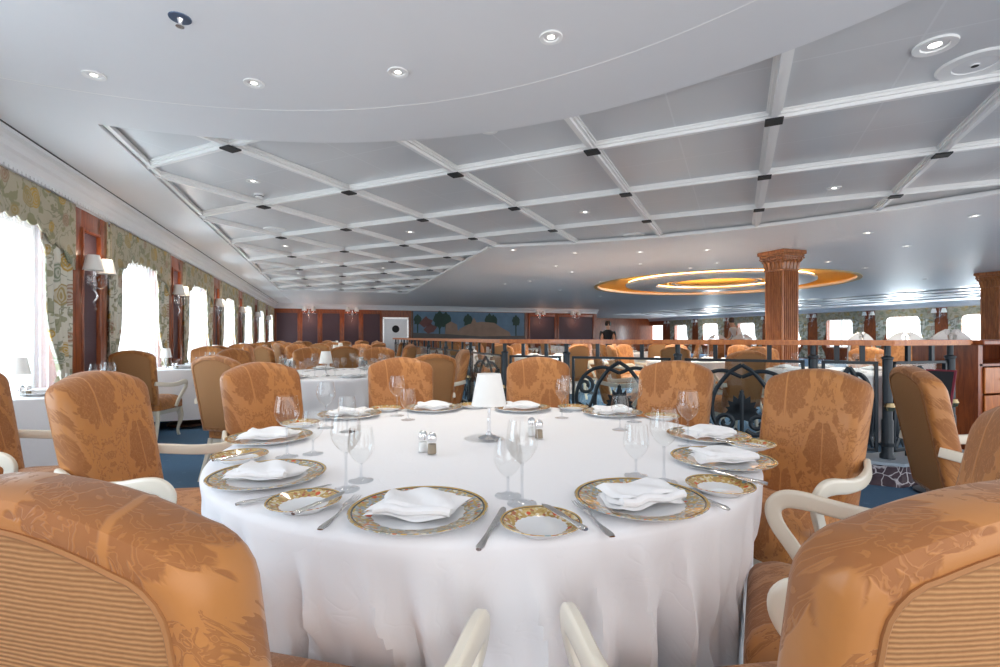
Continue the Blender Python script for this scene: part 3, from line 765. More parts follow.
# ------------------------------------------------------------------ tablecloths
def table(name, r, loc, **kw):
    t = thing(name, loc, **kw); q = MB(); q.lathe([(r-.03, .715), (r-.02, .71), (r-.02, .742), (r-.03, .744)], 48); q.build('tabletop', M['dark_frame'], t)
    q = MB(); q.lathe([(.05, .70), (.06, .5), (.05, .3), (.09, .12), (.09, .06), (.30, .03), (.30, .003), (.05, .003)], 24); q.build('pedestal', M['dark_frame'], t); return t
def round_cloth(r, seed, zb=.03, nu=220, amp=.05, folds=21, seats=(), pleats=False):
    rnd = random.Random(seed); ph = [rnd.random()*6.28 for _ in range(8)]; q = MB()
    pl = [(2*pi*(i+rnd.uniform(-.3, .3))/22, rnd.uniform(.025, .085), rnd.uniform(.022, .05), rnd.uniform(-.10, .10)) for i in range(22)] if pleats else []
    if pleats: nu = 520
    def fold(a): 
        s_ = sin(folds*a+ph[0]+1.1*sin(3*a+ph[1])+.6*sin(7*a+ph[4]))
        s2 = sin((folds*1.9)//1*a+ph[2]+.8*sin(4*a+ph[3]))
        return (.7*(1-2*abs(s_)**.6)+.4*s2)*(.85+.2*sin(2*a+ph[5]))
    def f(u, v):
        a = 2*pi*u
        if v < .45:
            rr = r*(v/.45)*.985; return (rr*cos(a), rr*sin(a), .7495)
        t = (v-.45)/.55
        if t < .16:
            b = t/.16*pi/2; rr = r*.985+.022*sin(b); z = .7495-.022*(1-cos(b)); k = 0
            return (rr*cos(a), rr*sin(a), z)
        d = (t-.16)/.84; z = .7275-(.7275-zb)*d
        k = min(1, d*2.6)**.9*(.75+.25*d); rr = r*.985+.022-.01*d+amp*k*(fold(a+.05*sin(3*d+2*a))-.45)+.008*k*sin(5*d*3+7*a+ph[6])
        for a0, dp, wd, sl in pl:      # deep pleats, leaning a little, each with a raised lip beside it
            q_ = (a-a0-sl*d+pi) % (2*pi)-pi
            rr += k*dp*(.6*math.exp(-((q_-wd*1.5)/(wd*1.1))**2)-math.exp(-(q_/wd)**2))*min(1, .35+d)
        for Mi in seats:               # the cloth gives way to a seat pushed against it
            if z > .55: break
            f_ = min(1, (.55-z)/.12); t_ = 0
            while t_ < .20:
                v_ = Mi @ Vector(((rr-t_)*cos(a), (rr-t_)*sin(a), z))
                if abs(v_.x) < .272 and v_.y < .245: t_ += .01
                else: break
            rr -= t_*f_
        return (rr*cos(a), rr*sin(a), z+.006*fold(a)*d)
    q.grid(f, nu, 46, closed_u=True); return q
def rect_cloth(hx, hy, seed, zb=.12):
    rnd = random.Random(seed); ph = [rnd.random()*6 for _ in range(6)]; q = MB()
    def per(u):   # around a rounded rectangle
        a = 2*pi*u; c, s = cos(a), sin(a); p = .16; x = math.copysign(abs(c)**p, c); y = math.copysign(abs(s)**p, s); return hx*x, hy*y
    def f(u, v):
        x, y = per(u)
        if v < .3: k = v/.3; return (x*k, y*k, .7505)
        d = (v-.3)/.7; a = 2*pi*u; corner = abs(sin(2*a))**3
        off = .008+.05*d*corner+.012*d*sin(22*a+ph[0]+sin(5*a)); L = sqrt(x*x+y*y)
        return (x+x/L*off, y+y/L*off, .745-(.745-zb)*d-.05*corner*d)
    q.grid(f, 160, 24, closed_u=True); return q

# ------------------------------------------------------------------ tableware prototypes
def mk_plate(name, R, m):
    q = MB(); q.lathe([(.001, .004), (R*.55, .004), (R*.60, .0), (R*.62, .002), (R*.98, .017), (R, .0195), (R*.985, .021), (R*.66, .0085), (R*.6, .007), (.001, .007)], 72); return q.build(name, m)
ZT = .7500
chg = Proto(mk_plate('charger_plate', .155, M['charger'])); bpl = Proto(mk_plate('bread_plate', .085, M['side'])); wpl = Proto(mk_plate('dinner_plate', .14, M['porcelain']))
def mk_glass(name, H, R, stem, neck, foot, narrow):
    t = thing(name, cat='glass')
    q = MB(); hb = H-stem
    def br(k):      # bowl radius at k=0..1
        return R*(sin(min(k*1.9, 1)*pi/2)**.75)*(1-(1-narrow)*max(0, (k-.45)/.55)**1.5)
    outr = [(max(.0035, br(k/14)), stem+hb*k/14) for k in range(15)]
    inn = [(max(.001, r-.0013), z+(.002 if i == 0 else 0)) for i, (r, z) in enumerate(outr)]
    q.openlathe(outr+inn[::-1], 28); q.build('bowl', M['glass'], t)
    q = MB(); q.lathe([(.0045, stem+.003), (.0036, stem-.006), (.0034, stem*.4), (.005, .012), (foot*.5, .0055), (foot, .002), (foot, .0006), (foot*.5, .0), (.001, .0)], 24); q.build('stem', M['stem_glass'], t)
    return t
G_wine = Proto(mk_glass('wine_glass', .203, .040, .095, 0, .036, .80))
G_gob = Proto(mk_glass('water_goblet', .150, .038, .045, 0, .034, .82))
G_tul = Proto(mk_glass('tulip_glass', .195, .034, .085, 0, .034, .72))
def mk_knife(name, L=.235):
    t = thing(name, cat='knife'); q = MB(); hl = L*.46     # handle from -L/2
    pts = [(-L/2+hl*i/10, 0, .005) for i in range(11)]
    q.sweep(pts, [.0055, .0085, .0085, .0078, .007, .0065, .006, .0055, .0055, .006, .0065], [.003, .0045, .0045, .004, .0038, .0035, .0035, .0033, .0033, .0033, .0033], n=10); q.build('handle', M['steel'], t)
    q = MB(); bl = L-hl; o_ = [(-L/2+hl, -.006), (-L/2+hl+bl*.12, -.0095), (L/2-bl*.25, -.0105), (L/2-.008, -.006), (L/2, .002), (L/2-.01, .0065), (-L/2+hl, .006)]
    q.prism(o_, .0035, .0052); q.build('blade', M['steel'], t, smooth=False); return t
def mk_fork(name, L=.205):
    t = thing(name, cat='fork'); q = MB(); hl = L*.66
    pts = [(-L/2+hl*i/10, 0, .004+.006*max(0, (i-6)/4)) for i in range(11)]
    q.sweep(pts, [.007, .010, .0095, .008, .006, .0045, .0038, .0035, .0035, .0045, .009], .0016, n=8); q.build('handle', M['steel'], t)
    for k in range(4):
        q = MB(); y = (k-1.5)*.0060; x0_ = -L/2+hl
        q.sweep([(x0_-.008, y*.75, .010), (x0_+.02, y, .0085), (x0_+.045, y, .006), (L/2, y, .009)], [.0026, .0018, .0015, .0008], .001, n=6); q.build('tine', M['steel'], t)
    return t
KN = Proto(mk_knife('table_knife')); BK = Proto(mk_knife('butter_knife', .165)); FK = Proto(mk_fork('table_fork'))
M['dark_blade'] = flat('darkened_blade', (.10, .11, .14), .25, .8)
def mk_napkin(seed):
    """a folded napkin: three overlapping layers with a rolled front fold"""
    rnd = random.Random(seed); q = MB(); a1, a2, a3 = (rnd.random()*6 for _ in range(3))
    def layer(x0, x1, y0, y1, z, sk, curl, th=.006):
        n, m_ = 22, 14
        def surf(u, v, top):
            x = x0+(x1-x0)*u; y = y0+(y1-y0)*v
            x += sk*(v-.5); e = min(u, 1-u, v, 1-v)
            zz = z+.006*sin(u*3.5+a1)*sin(v*3+a2)+curl*max(0, (v-.0))**2*.5*(1-v)+.004*sin(u*9+a3+v*4)
            zz += curl*math.exp(-((u-.08)/.08)**2)*.6
            thk = th*min(1, e/.06)**.5
            return (x+.003*sin(v*8+a1), y+.004*sin(u*7+a2), zz+(thk if top else 0))
        q.grid(lambda u, v: surf(u, v, True), n, m_); q.grid(lambda u, v: surf(u, v, False), n, m_)
    layer(-.095, .085, -.062, .052, .0135, .02, .004, .007); layer(-.088, .092, -.058, .060, .0215, .03, .006, .007); layer(-.080, .080, -.052, .056, .0295, -.02, .009, .007)
    # rolled front edge
    r0 = MB(); q.sweep([(-.085+.17*i/12+.004*sin(i), -.052+.003*sin(i*1.3+a1), .026+.003*sin(i*.9+a2)) for i in range(13)], .012, .0095, n=10)
    # a hanging corner
    return q.build('folded_napkin', M['napkin'])
NP = [Proto(mk_napkin(s)) for s in (3, 11, 23)]
def mk_lamp():
    t = thing('table_lamp', cat='table lamp')
    q = MB(); q.openlathe([(.068, .130), (.045, .252), (.0435, .252), (.0665, .130), (.068, .130)], 80, None, -.025); q.build('lamp_shade', M['shade'], t)
    q = MB(); q.lathe([(.001, .0), (.040, .0), (.042, .004), (.030, .010), (.012, .016), (.008, .026), (.001, .026)], 28); q.build('base', M['chrome'], t)
    q = MB(); q.lathe([(.001, .026), (.009, .03), (.0065, .05), (.009, .06), (.006, .075), (.0065, .12), (.010, .128), (.004, .135), (.004, .245), (.001, .246)], 16); q.build('stem', M['crystal'], t)
    return t
LP = Proto(mk_lamp())
def mk_shaker(name, fill):
    t = thing(name, cat='shaker')
    q = MB(); q.lathe([(.001, 0), (.0165, 0), (.0175, .003), (.0150, .045), (.0135, .046), (.001, .046)], 20); q.build('glass_body', M['glass'], t)
    q = MB(); q.lathe([(.001, .003), (.0150, .004), (.0138, .036), (.001, .037)], 16); q.build('filling', fill, t)
    q = MB(); q.lathe([(.0150, .045), (.0160, .050), (.0155, .060), (.012, .070), (.006, .0745), (.001, .0755)], 20); q.build('cap', M['chrome'], t); return t
SH1 = Proto(mk_shaker('salt_shaker', M['salt'])); SH2 = Proto(mk_shaker('pepper_shaker', M['pepper']))

# ------------------------------------------------------------------ the big round table
TC = Wd(-.055, 1.92)
table('round_table', .90, (*TC, 0), label='big round pedestal table hidden under the white cloth in front', cat='table')
import functools
def tdir(x, y): return math.degrees(atan2(TC[1]-y, TC[0]-x))
seat_list = [  # lateral and forward distance of the backrest's crest from the camera, facing in the camera's ground frame, label
 (-1.66, 2.02, 0, 'damask armchair at the left of the big table, its patterned front turned to the camera'),
 (-1.34, 2.74, -32, 'damask armchair at the back left of the big table, beside the ribbed chair'),
 (-.69, 3.40, -74, 'damask armchair at the back of the big table, left of the table lamp'),
 (.27, 3.46, -99, 'damask armchair directly behind the white table lamp, right of it'),
 (1.05, 2.92, -136, 'damask armchair at the back right of the big table, before the scroll panel'),
 (1.40, 2.16, -155, 'large damask armchair on the right with white arms, beside the railing'),
 (1.18, 1.06, 152, 'orange armchair at the right edge, half behind the foreground chair'),
 (-.465, .495, 76, 'foreground armchair at the lower left, ribbed brown back to the camera'),
 (.515, .475, 98, 'foreground armchair at the lower right, ribbed tan back to the camera')]
main_chairs = []
for la, de, fc, lb in seat_list:
    x, y = Wd(la, de); main_chairs.append(chair(x, y, camdir(fc), label=lb))

round_cloth(.95, 5, seats=[(c_.matrix_basis.inverted() @ Matrix.Translation((*TC, 0))) for c_ in main_chairs], pleats=True).build('tablecloth', M['cloth'], loc=(*TC, 0), label='long white cloth falling in folds from the big round table in front', cat='tablecloth')

def TP(px, py): return P(px, py, ZT)
def onr(px, py):
    x, y = TP(px, py); return x, y, atan2(TC[1]-y, TC[0]-x)
spots = {1: (268, 476, 'at the left front of the big table'), 2: (419, 511, 'nearest the camera, left of centre'), 3: (640, 500, 'at the right front of the big table'),
 4: (722, 460, 'at the right edge of the big table'), 5: (708, 436, 'at the back right, before the scroll panel chair'), 6: (612, 413, 'at the back, third from the right'),
 7: (522, 408.5, 'at the back just right of the lamp'), 8: (433, 408.5, 'at the back just left of the lamp'), 9: (350, 415, 'at the back left before the second table'), 10: (270, 438, 'at the far left beside the damask chair')}
nrot = {1: -.10, 2: -.12, 3: .35, 4: .1, 5: .3, 6: .2, 7: 0, 8: .15, 9: -.1, 10: .12}
for k, (px, py, wd) in spots.items():
    x, y, a = onr(px, py+1.5+(py-400)*.03)
    chg.put((x, y, ZT), k*1.1, label='gold-rimmed charger plate '+wd, cat='plate')
    NP[k % 3].put((x, y, ZT+.0045), -YAW+nrot[k], scale=(1.0 if k > 1 else .95), label='folded white napkin on the charger '+wd, cat='napkin')
def place_items(pr, items, cat, z=ZT):
    for px, py, lb in items: x, y = TP(px, py+1.5+(py-400)*.03); pr.put((x, y, z), random.random()*6, label=lb, cat=cat)
place_items(bpl, [(304, 503, 'small bread plate left of the nearest charger, with a butter knife'), (240, 457, 'small bread plate at the far left table edge'), (541, 524, 'small bread plate at the front centre, dark butter knife across it'),
 (720, 487, 'small bread plate at the right table edge'), (750, 445, 'small bread plate behind the right edge charger'), (573, 408, 'small bread plate at the back, right of the lamp'),
 (474, 406, 'small bread plate at the back, left of the lamp'), (386, 409, 'small bread plate at the back, before the damask chair left of the lamp'), (662, 417, 'small bread plate at the back right, behind a wine glass'), (300, 424, 'small bread plate at the back left, behind the glasses')], 'plate')
for px, py, lb in [(287, 457, 'tall wine glass at the left, before the damask chair'), (346, 490, 'tall wine glass right of the left front charger'), (326, 428, 'tall wine glass at the back left, before the second table'),
  (397, 416, 'tall wine glass at the back before the chair left of the lamp'), (522, 504, 'tall wine glass at the front centre behind the bread plate'), (664, 482, 'tall wine glass behind the right front charger'),
  (688, 447, 'tall wine glass at the right before the damask chair'), (634, 422, 'tall wine glass at the back, left of the damask chair')]:
    x, y = TP(px, py); G_wine.put((x, y, ZT), 0, label=lb, cat='glass')
for px, py, lb in [(313, 454, 'short-stemmed goblet behind the left charger'), (361, 481, 'short-stemmed goblet right of a wine glass, left front'), (347, 432, 'short-stemmed goblet at the back left'),
  (408, 420, 'short-stemmed goblet at the back, beside a wine glass'), (508, 496, 'short-stemmed goblet at the front centre'), (636, 476, 'short-stemmed goblet behind the right front charger'), (620, 430, 'short-stemmed goblet at the back right')]:
    x, y = TP(px, py); G_gob.put((x, y, ZT), 0, label=lb, cat='glass')
x, y = TP(562, 418); G_tul.put((x, y, ZT), 0, label='tulip-shaped glass at the back right of the lamp', cat='glass')
x, y = TP(566, 412); G_tul.put((x, y, ZT), 0, label='tulip-shaped glass farther back, behind the other tulip glass', cat='glass')
x, y = TP(489, 440); LP.put((x, y, ZT+.006), 0, label='small white pleated table lamp in the middle of the big table', cat='table lamp')
x, y = TP(484, 439); q = MB(); q.lathe([(.001, 0), (.078, 0), (.080, .0025), (.078, .005), (.001, .005)], 48); q.build('glass_disc', M['glass'], loc=(x, y, ZT), label='flat clear glass disc under the table lamp', cat='glass disc')
for pr, px, py, lb in ((SH1, 423, 452, 'chrome-topped salt shaker, the left pair'), (SH2, 432, 454.5, 'chrome-topped pepper shaker, the left pair'), (SH1, 531.5, 436, 'chrome-topped salt shaker, the pair right of the lamp'), (SH2, 539, 439, 'chrome-topped pepper shaker, the pair right of the lamp')):
    x, y = TP(px, py); pr.put((x, y, ZT), .3, label=lb, cat='shaker')
def lay(pr, h, t_, lb, cat, z=ZT):      # from the handle's end to the tip
    a = P(h[0], h[1], z); c = P(t_[0], t_[1], z)
    return pr.put(((a[0]+c[0])/2, (a[1]+c[1])/2, z+.001), atan2(c[1]-a[1], c[0]-a[0]), label=lb, cat=cat)
lay(KN, (482, 547), (502, 513), 'silver knife between the nearest charger and the bread plate', 'knife')
lay(FK, (610, 537), (577, 506), 'silver fork left of the right front charger', 'fork')
lay(KN, (722, 509), (668, 485), 'silver knife right of the right front charger', 'knife')
lay(FK, (320, 532), (358, 499), 'silver fork left of the nearest charger', 'fork')
lay(KN, (245, 505), (325, 488), 'silver knife below the left front charger', 'knife')
lay(KN, (752, 482), (700, 470), 'silver knife at the right table edge', 'knife')
lay(FK, (440, 402), (460, 409), 'silver fork at the back left of the lamp', 'fork')
o = lay(BK, (580, 529), (547, 509), 'butter knife with dark blade across the front bread plate', 'knife', ZT+.0205)
o = lay(BK, (297, 515), (342, 495), 'butter knife with dark blade across the left front bread plate', 'knife', ZT+.0205)
lay(BK, (716, 473), (762, 486), 'butter knife across the right edge bread plate', 'knife', ZT+.0205)
lay(BK, (215, 462), (262, 452), 'butter knife across the far left bread plate', 'knife', ZT+.0205)
lay(BK, (712, 440), (765, 449), 'butter knife across the back right bread plate', 'knife', ZT+.0205)
# ------------------------------------------------------------------ balustrade round the open middle
R1 = (4.17, 2.66); Rr = (5.10, 2.66); R2 = (1.80, 5.03); R3 = (1.80, 14.6)
def offs(p, q): return sqrt((p[0]-q[0])**2+(p[1]-q[1])**2)
line = [Rr, R1, R2, R3]
def mitre(pts, w0):
    L, R_ = [], []
    for i, p in enumerate(pts):
        d = Vector((0, 0))
        if i > 0: d1 = (Vector(p)-Vector(pts[i-1])).normalized()
        if i < len(pts)-1: d2 = (Vector(pts[i+1])-Vector(p)).normalized()
        if i == 0: d1 = d2
        if i == len(pts)-1: d2 = d1
        m_ = (d1+d2).normalized(); n_ = Vector((-m_.y, m_.x)); k = w0/max(.3, n_.dot(Vector((-d1.y, d1.x))))
        L.append((p[0]+n_.x*k, p[1]+n_.y*k)); R_.append((p[0]-n_.x*k, p[1]-n_.y*k))
    return L+R_[::-1]
q = MB(); q.prism(mitre(line, .14), .0, .165); q.build('railing_plinth', M['marble'], smooth=False, label='low dark veined marble plinth carrying the iron railing', cat='plinth')
q = MB(); q.prism(mitre(line, .165), .166, .19); q.build('plinth_top', M['stone'], smooth=False, label='grey blue stone slab on top of the marble plinth', cat='stone slab')
PT = .19
t = thing('handrail', label='long honey-coloured wooden handrail crossing the room at eye level', cat='handrail')
q = MB(); q.prism(mitre(line, .062), 1.082, 1.125); q.prism(mitre(line, .072), 1.094, 1.116); q.build('rail', M['oak'], t, smooth=False)
def mk_post():
    t = thing('railing_post', cat='railing post')
    q = MB(); q.lathe([(.001, 0), (.052, 0), (.052, .03), (.040, .045), (.040, .30), (.034, .31), (.034, .78), (.040, .785), (.040, .80), (.022, .81), (.022, .891), (.001, .891)], 20); q.build('shaft', M['iron'], t)
    q = MB(); q.lathe([(.001, -.040), (.028, -.03), (.040, 0), (.028, .03), (.001, .040)], 16, T3(0, -.022, .41)); q.build('brass_ball', M['brass'], t)
    q = MB(); q.lathe([(.041, .095), (.046, .10), (.046, .12), (.041, .125)], 20); q.build('collar', M['iron'], t); return t
PO = Proto(mk_post())
def along(p, q_, d): L = offs(p, q_); return (p[0]+(q_[0]-p[0])*d/L, p[1]+(q_[1]-p[1])*d/L)
A45 = 3*pi/4
posts = [((4.94, 2.66), 0, 'thick black railing post beside the cabinet, with a brass ball'), (R1, -.3, 'thick black railing post with a brass ball, right of the damask chair'),
 (along(R1, R2, .5), -.78, 'black railing post behind the large damask chair'), (along(R1, R2, 1.57), -.78, 'black railing post behind the back right damask chair'),
 (along(R1, R2, 2.65), -.78, 'black railing post just right of the chair behind the lamp'), (R2, -1.2, 'black railing corner post just behind the white table lamp')]
for (x, y), rz, lb in posts: PO.put((x, y, PT), rz, label=lb, cat='railing post')
ys = [6.4, 7.9, 9.4, 11.0, 12.7, 14.4]
for i, y in enumerate(ys): PO.put((1.8, y, PT), -pi/2, label=['nearest post of the receding railing, brass ball low on it', 'second post of the receding railing', 'third post of the receding railing', 'fourth post of the receding railing', 'fifth post of the receding railing', 'last post where the receding railing ends'][i], cat='railing post')
def spiral(cx, cz, r0, r1, a0, turns, n=26):
    return [(cx+(r0+(r1-r0)*i/n)*cos(a0+turns*2*pi*i/n), cz+(r0+(r1-r0)*i/n)*sin(a0+turns*2*pi*i/n)) for i in range(n+1)]
def panel(p, q_, label, z0=PT+.045, z1=.955, rich=True):
    L = offs(p, q_); h = L/2-.06; c = ((p[0]+q_[0])/2, (p[1]+q_[1])/2); an = atan2(q_[1]-p[1], q_[0]-p[0])
    t = thing('iron_balustrade', (*c, 0), an, label=label, cat='balustrade'); s = .014
    q = MB()
    q.box(-h, h, -s, s, z0, z0+.024, None, .003); q.box(-h, h, -s, s, z1-.024, z1, None, .003)
    q.box(-h, -h+.024, -s, s, z0, z1, None, .003); q.box(h-.024, h, -s, s, z0, z1, None, .003)
    for x in (-h*.45, h*.45):
        q.box(x-.016, x+.016, -.012, .012, PT, z0); q.box(x-.018, x+.018, -.012, .012, z1, 1.082)
    q.build('frame', M['iron'], t, smooth=False)
    q = MB(); q.box(-h+.02, h-.02, .020, .026, z0+.01, z1-.01); q.build('glass_sheet', M['pane'], t, smooth=False)
    if not rich: return t
    W_ = h-.024; H = z1-z0-.048; zb = z0+.024; k = W_/.42
    q = MB()
    def tube(pts, r=.0085, kk=1.9): q.sweep([(x, 0, z) for x, z in pts], r*kk, r*1.2, up=(0, 1, 0), n=6)
    def sp(pts, r=.0085, n=8): tube([(v.x, v.y) for v in spl([(x, z, 0) for x, z in pts], n)], r)
    for s in (-1, 1):
        sp([(0, zb+H*.96), (s*.10*k, zb+H*.84), (s*.20*k, zb+H*.60), (s*.225*k, zb+H*.36), (s*.19*k, zb+H*.16), (s*.10*k, zb+H*.05), (s*.03*k, zb+H*.10)], .011)
        tube([(s*x, z) for x, z in spiral(.115*k, zb+H*.19, .095*k, .018*k, -2.6, 1.55)], .011)
        sp([(s*.0, zb+H*.80), (s*.14*k, zb+H*.88), (s*.27*k, zb+H*.82), (s*.36*k, zb+H*.66), (s*.40*k, zb+H*.42), (s*.36*k, zb+H*.14)], .010)
        tube([(s*x, z) for x, z in spiral(.315*k, zb+H*.60, .085*k, .022*k, 1.2, 1.4)], .010)
        sp([(s*.235*k, zb+H*.45), (s*.27*k, zb+H*.30), (s*.33*k, zb+H*.16), (s*.40*k, zb+.01)], .009)
        for (cx, cz, a) in ((.27, .25, .9), (.345, .30, .5), (.30, .12, 1.3)):
            o_ = [(s*(cx*k+.06*k*cos(a)*u-.018*sin(a)*v), zb+H*cz+.075*sin(a)*u+.018*cos(a)*v) for u, v in ((-1, 0), (-.3, 1), (.5, .8), (1, 0), (.5, -.8), (-.3, -1))]
            q.prism(o_, -.005, .005, Matrix.Rotation(pi/2, 4, 'X'))
    tube([(0, zb), (0, zb+H*.62)], .010)
    # acanthus in the middle
    for j in range(7):
        a = pi/2+(j-3)*.42; l = .21 if j == 3 else .18-.014*abs(j-3)
        o_ = [(l*u*cos(a)-.036*v*sin(a), zb+H*.33+l*u*sin(a)+.036*v*cos(a)) for u, v in ((0, .3), (.35, 1), (.7, .7), (1.0, 0), (.7, -.7), (.35, -1), (0, -.3))]
        q.prism(o_, -.006, .006, Matrix.Rotation(pi/2, 4, 'X'))
    for j in (-1, 1):
        o_ = [(j*x*k, zb+H*z) for x, z in ((0, .30), (.10, .36), (.13, .30), (.07, .26), (.10, .20), (0, .24))]
        q.prism(o_, -.006, .006, Matrix.Rotation(pi/2, 4, 'X'))
    q.build('scrollwork', M['iron'], t); return t
Lab = lambda a: 'iron scrollwork and glass railing panel '+a
panel(R1, (4.94, 2.66), Lab('nearest the cabinet'))
panel(along(R1, R2, .5), R1, Lab('between the damask chair and the thick posts'))
panel(along(R1, R2, 1.57), along(R1, R2, .5), Lab('with pointed arch, left of the large damask chair'))
panel(along(R1, R2, 2.65), along(R1, R2, 1.57), Lab('left of the back right damask chair'))
panel(R2, along(R1, R2, 2.65), Lab('behind the chair right of the lamp'))
prev = R2[1]
for i, y in enumerate(ys): panel((1.8, prev), (1.8, y), Lab(['first in the receding run behind the lamp', 'second in the receding run', 'third in the receding run', 'fourth in the receding run', 'fifth in the receding run', 'last in the receding run'][i]), rich=i < 3); prev = y

# ------------------------------------------------------------------ fluted columns
def mk_column():
    t = thing('column', cat='column'); h = .175
    q = MB(); n_fl = 7; pts = []
    for e in range(4):
        seg = []
        for i in range(n_fl):
            x0 = -h+.02+(2*h-.04)*i/n_fl; w_ = (2*h-.04)/n_fl
            seg += [(x0+w_*.12, -h), (x0+w_*.25, -h+.022), (x0+w_*.5, -h+.030), (x0+w_*.75, -h+.022), (x0+w_*.88, -h)]
        a = e*pi/2; pts += [(x*cos(a)-y*sin(a), x*sin(a)+y*cos(a)) for x, y in [(-h, -h)]+seg]
    q.prism(pts, .28, 2.26); q.build('fluted_shaft', M['colwood'], t, smooth=False)
    q = MB(); q.box(-.23, .23, -.23, .23, 0, .2, None, .01); q.box(-.205, .205, -.205, .205, .2, .28, None, .02); q.build('base', M['colwood'], t, smooth=False)
    cp = MB(); cp.box(-.19, .19, -.19, .19, 2.26, 2.285, None, .008); cp.rings([(x*1.0, y*1.0) for x, y in ((-.17, -.17), (.17, -.17), (.17, .17), (-.17, .17))], [(0, 2.285), (0, 2.34), (-.015, 2.42), (-.03, 2.50)])
    cp.box(-.262, .262, -.262, .262, 2.535, 2.598, None, .012); cp.box(-.24, .24, -.24, .24, 2.50, 2.536, None, .01)
    cap = cp.build('capital', M['colwood'], t, smooth=False)
    lf = MB()
    for e in range(4):
        for i in range(5):
            x = (i-2)*.078; Mx = Matrix.Rotation(e*pi/2, 4, 'Z')
            pth = [Mx @ Vector((x, -.175, 2.29)), Mx @ Vector((x, -.185, 2.35)), Mx @ Vector((x, -.20, 2.41)), Mx @ Vector((x, -.235, 2.435)), Mx @ Vector((x, -.24, 2.415))]
            lf.sweep(spl(pth, 3), [.030, .034, .036, .034, .034, .032, .030, .028, .024, .02, .018, .014, .008], .017, up=tuple(Mx.to_3x3() @ Vector((0, -1, 0))), n=6)
        for s in (-1, 1):
            Mx = Matrix.Rotation(e*pi/2, 4, 'Z')
            pth = [Mx @ Vector((s*(.205+r_*cos(a_)), -.225, 2.465+r_*sin(a_))) for r_, a_ in [(.036-.0035*j, j*.75) for j in range(9)]]
            lf.sweep(pth, .011, .011, up=tuple(Mx.to_3x3() @ Vector((0, 1, 0))), n=6)
            for j in range(3): lf.lathe([(.001, -.014), (.014, 0), (.001, .014)], 6, Mx @ T3(s*(.03+.05*j), -.235, 2.47))
    lf.build('acanthus_carving', M['colwood'], t); return t
CO = Proto(mk_column())
c1 = PH(780, 8.5); CO.put((7.25, 6.3, 0), 0, label='fluted square wooden column with carved capital, right of centre', cat='column')
CO.put((14.1, 6.75, 0), 0, label='fluted square wooden column with carved capital at the right edge', cat='column')

# ------------------------------------------------------------------ sideboard and menu easel
t = thing('sideboard', (5.20, 2.60, 0), 0, label='cherry wood sideboard with drawers at the right end of the railing', cat='sideboard')
q = MB(); q.box(0, .02, 0, .5, 0, 1.08); q.box(1.28, 1.3, 0, .5, 0, 1.08); q.box(.02, 1.28, .47, .5, 0, 1.08); q.box(.02, 1.28, .02, .47, .05, .08); q.box(.02, 1.28, .0, .47, .90, .92); q.box(.02, .06, 0, .02, .05, 1.08); q.box(.63, .67, 0, .02, .05, .9); q.box(.02, 1.28, .02, .03, 0, .06); q.build('body', M['cherry'], t, smooth=False)
q = MB(); q.box(-.04, 1.36, -.06, .54, 1.08, 1.125, None, .01); q.build('top', M['cherry'], t, smooth=False)
for i in range(2):
    x = .065+.61*i
    q = MB(); q.box(x, x+.56, -.016, .0, .665, .89, None, .006); d_ = q.build('drawer', M['oak'], t, smooth=False)
    q = MB(); q.sweep([(x+.21, -.018, .79), (x+.215, -.035, .785), (x+.28, -.04, .78), (x+.345, -.035, .785), (x+.35, -.018, .79)], .005, .005); q.build('handle', M['chrome'], d_)
    q = MB(); q.box(x, x+.56, -.016, .0, .09, .65, None, .006); d_ = q.build('door', M['oak'], t, smooth=False)
    q = MB(); q.lathe([(.001, -.012), (.012, 0), (.001, .012)], 10, T3(x+.5 if i == 0 else x+.06, -.028, .45)); q.build('knob', M['chrome'], d_)
mx, my = PH(938, 3.6)
t = thing('menu_easel', (mx, my, 0), radians(-78), label='open burgundy menu on a slim black stand before the railing', cat='menu stand')
q = MB(); Mx = T3(0, 0, .74, 0, radians(-22)); q.box(-.09, .09, -.008, 0, -.18, .18, Mx, .004); q.build('cover', M['maroon'], t, smooth=False)
q = MB(); q.box(-.075, .075, -.010, -.0085, -.165, .165, Mx); q.build('page', M['black'], t, smooth=False)
q = MB(); q.sweep([(0, .03, .70), (0, .03, .02)], .012, .012); q.lathe([(.001, 0), (.15, 0), (.15, .015), (.02, .03), (.001, .03)], 24, T3(0, .02, 0)); q.build('stand', M['iron'], t)

# ------------------------------------------------------------------ other tables
DW = ['right', 'far right', 'far', 'far left', 'left', 'near left', 'near', 'near right']
def dirw(a): return DW[int(round(math.degrees(a+YAW)/45)) % 8]+' side'
def small_setting(cx, cy, r, n, rz, grp, zz=.752, glasses=2, sc_=1.0):
    for i in range(n):
        a = rz+2*pi*i/n
        wpl.put((cx+(r-.2)*cos(a), cy+(r-.2)*sin(a), zz), 0, label='white plate at the '+dirw(a)+' of the '+grp, cat='plate', group='plates on the '+grp)
        NP[i % 3].put((cx+(r-.2)*cos(a), cy+(r-.2)*sin(a), zz+.0045), a+pi/2, scale=.9, label='folded napkin at the '+dirw(a)+' of the '+grp, cat='napkin', group='napkins on the '+grp)
        for j in range(glasses):
            b_ = a+.22+.17*j; rr = r-.33-.06*j
            (G_wine if j == 0 else G_gob).put((cx+rr*cos(b_), cy+rr*sin(b_), zz), 0, label=('tall wine glass' if j == 0 else 'stemmed goblet' if j == 1 else 'inner goblet')+' at the '+dirw(a)+' of the '+grp, cat='glass', group=('wine glasses' if j == 0 else 'goblets')+' on the '+grp)
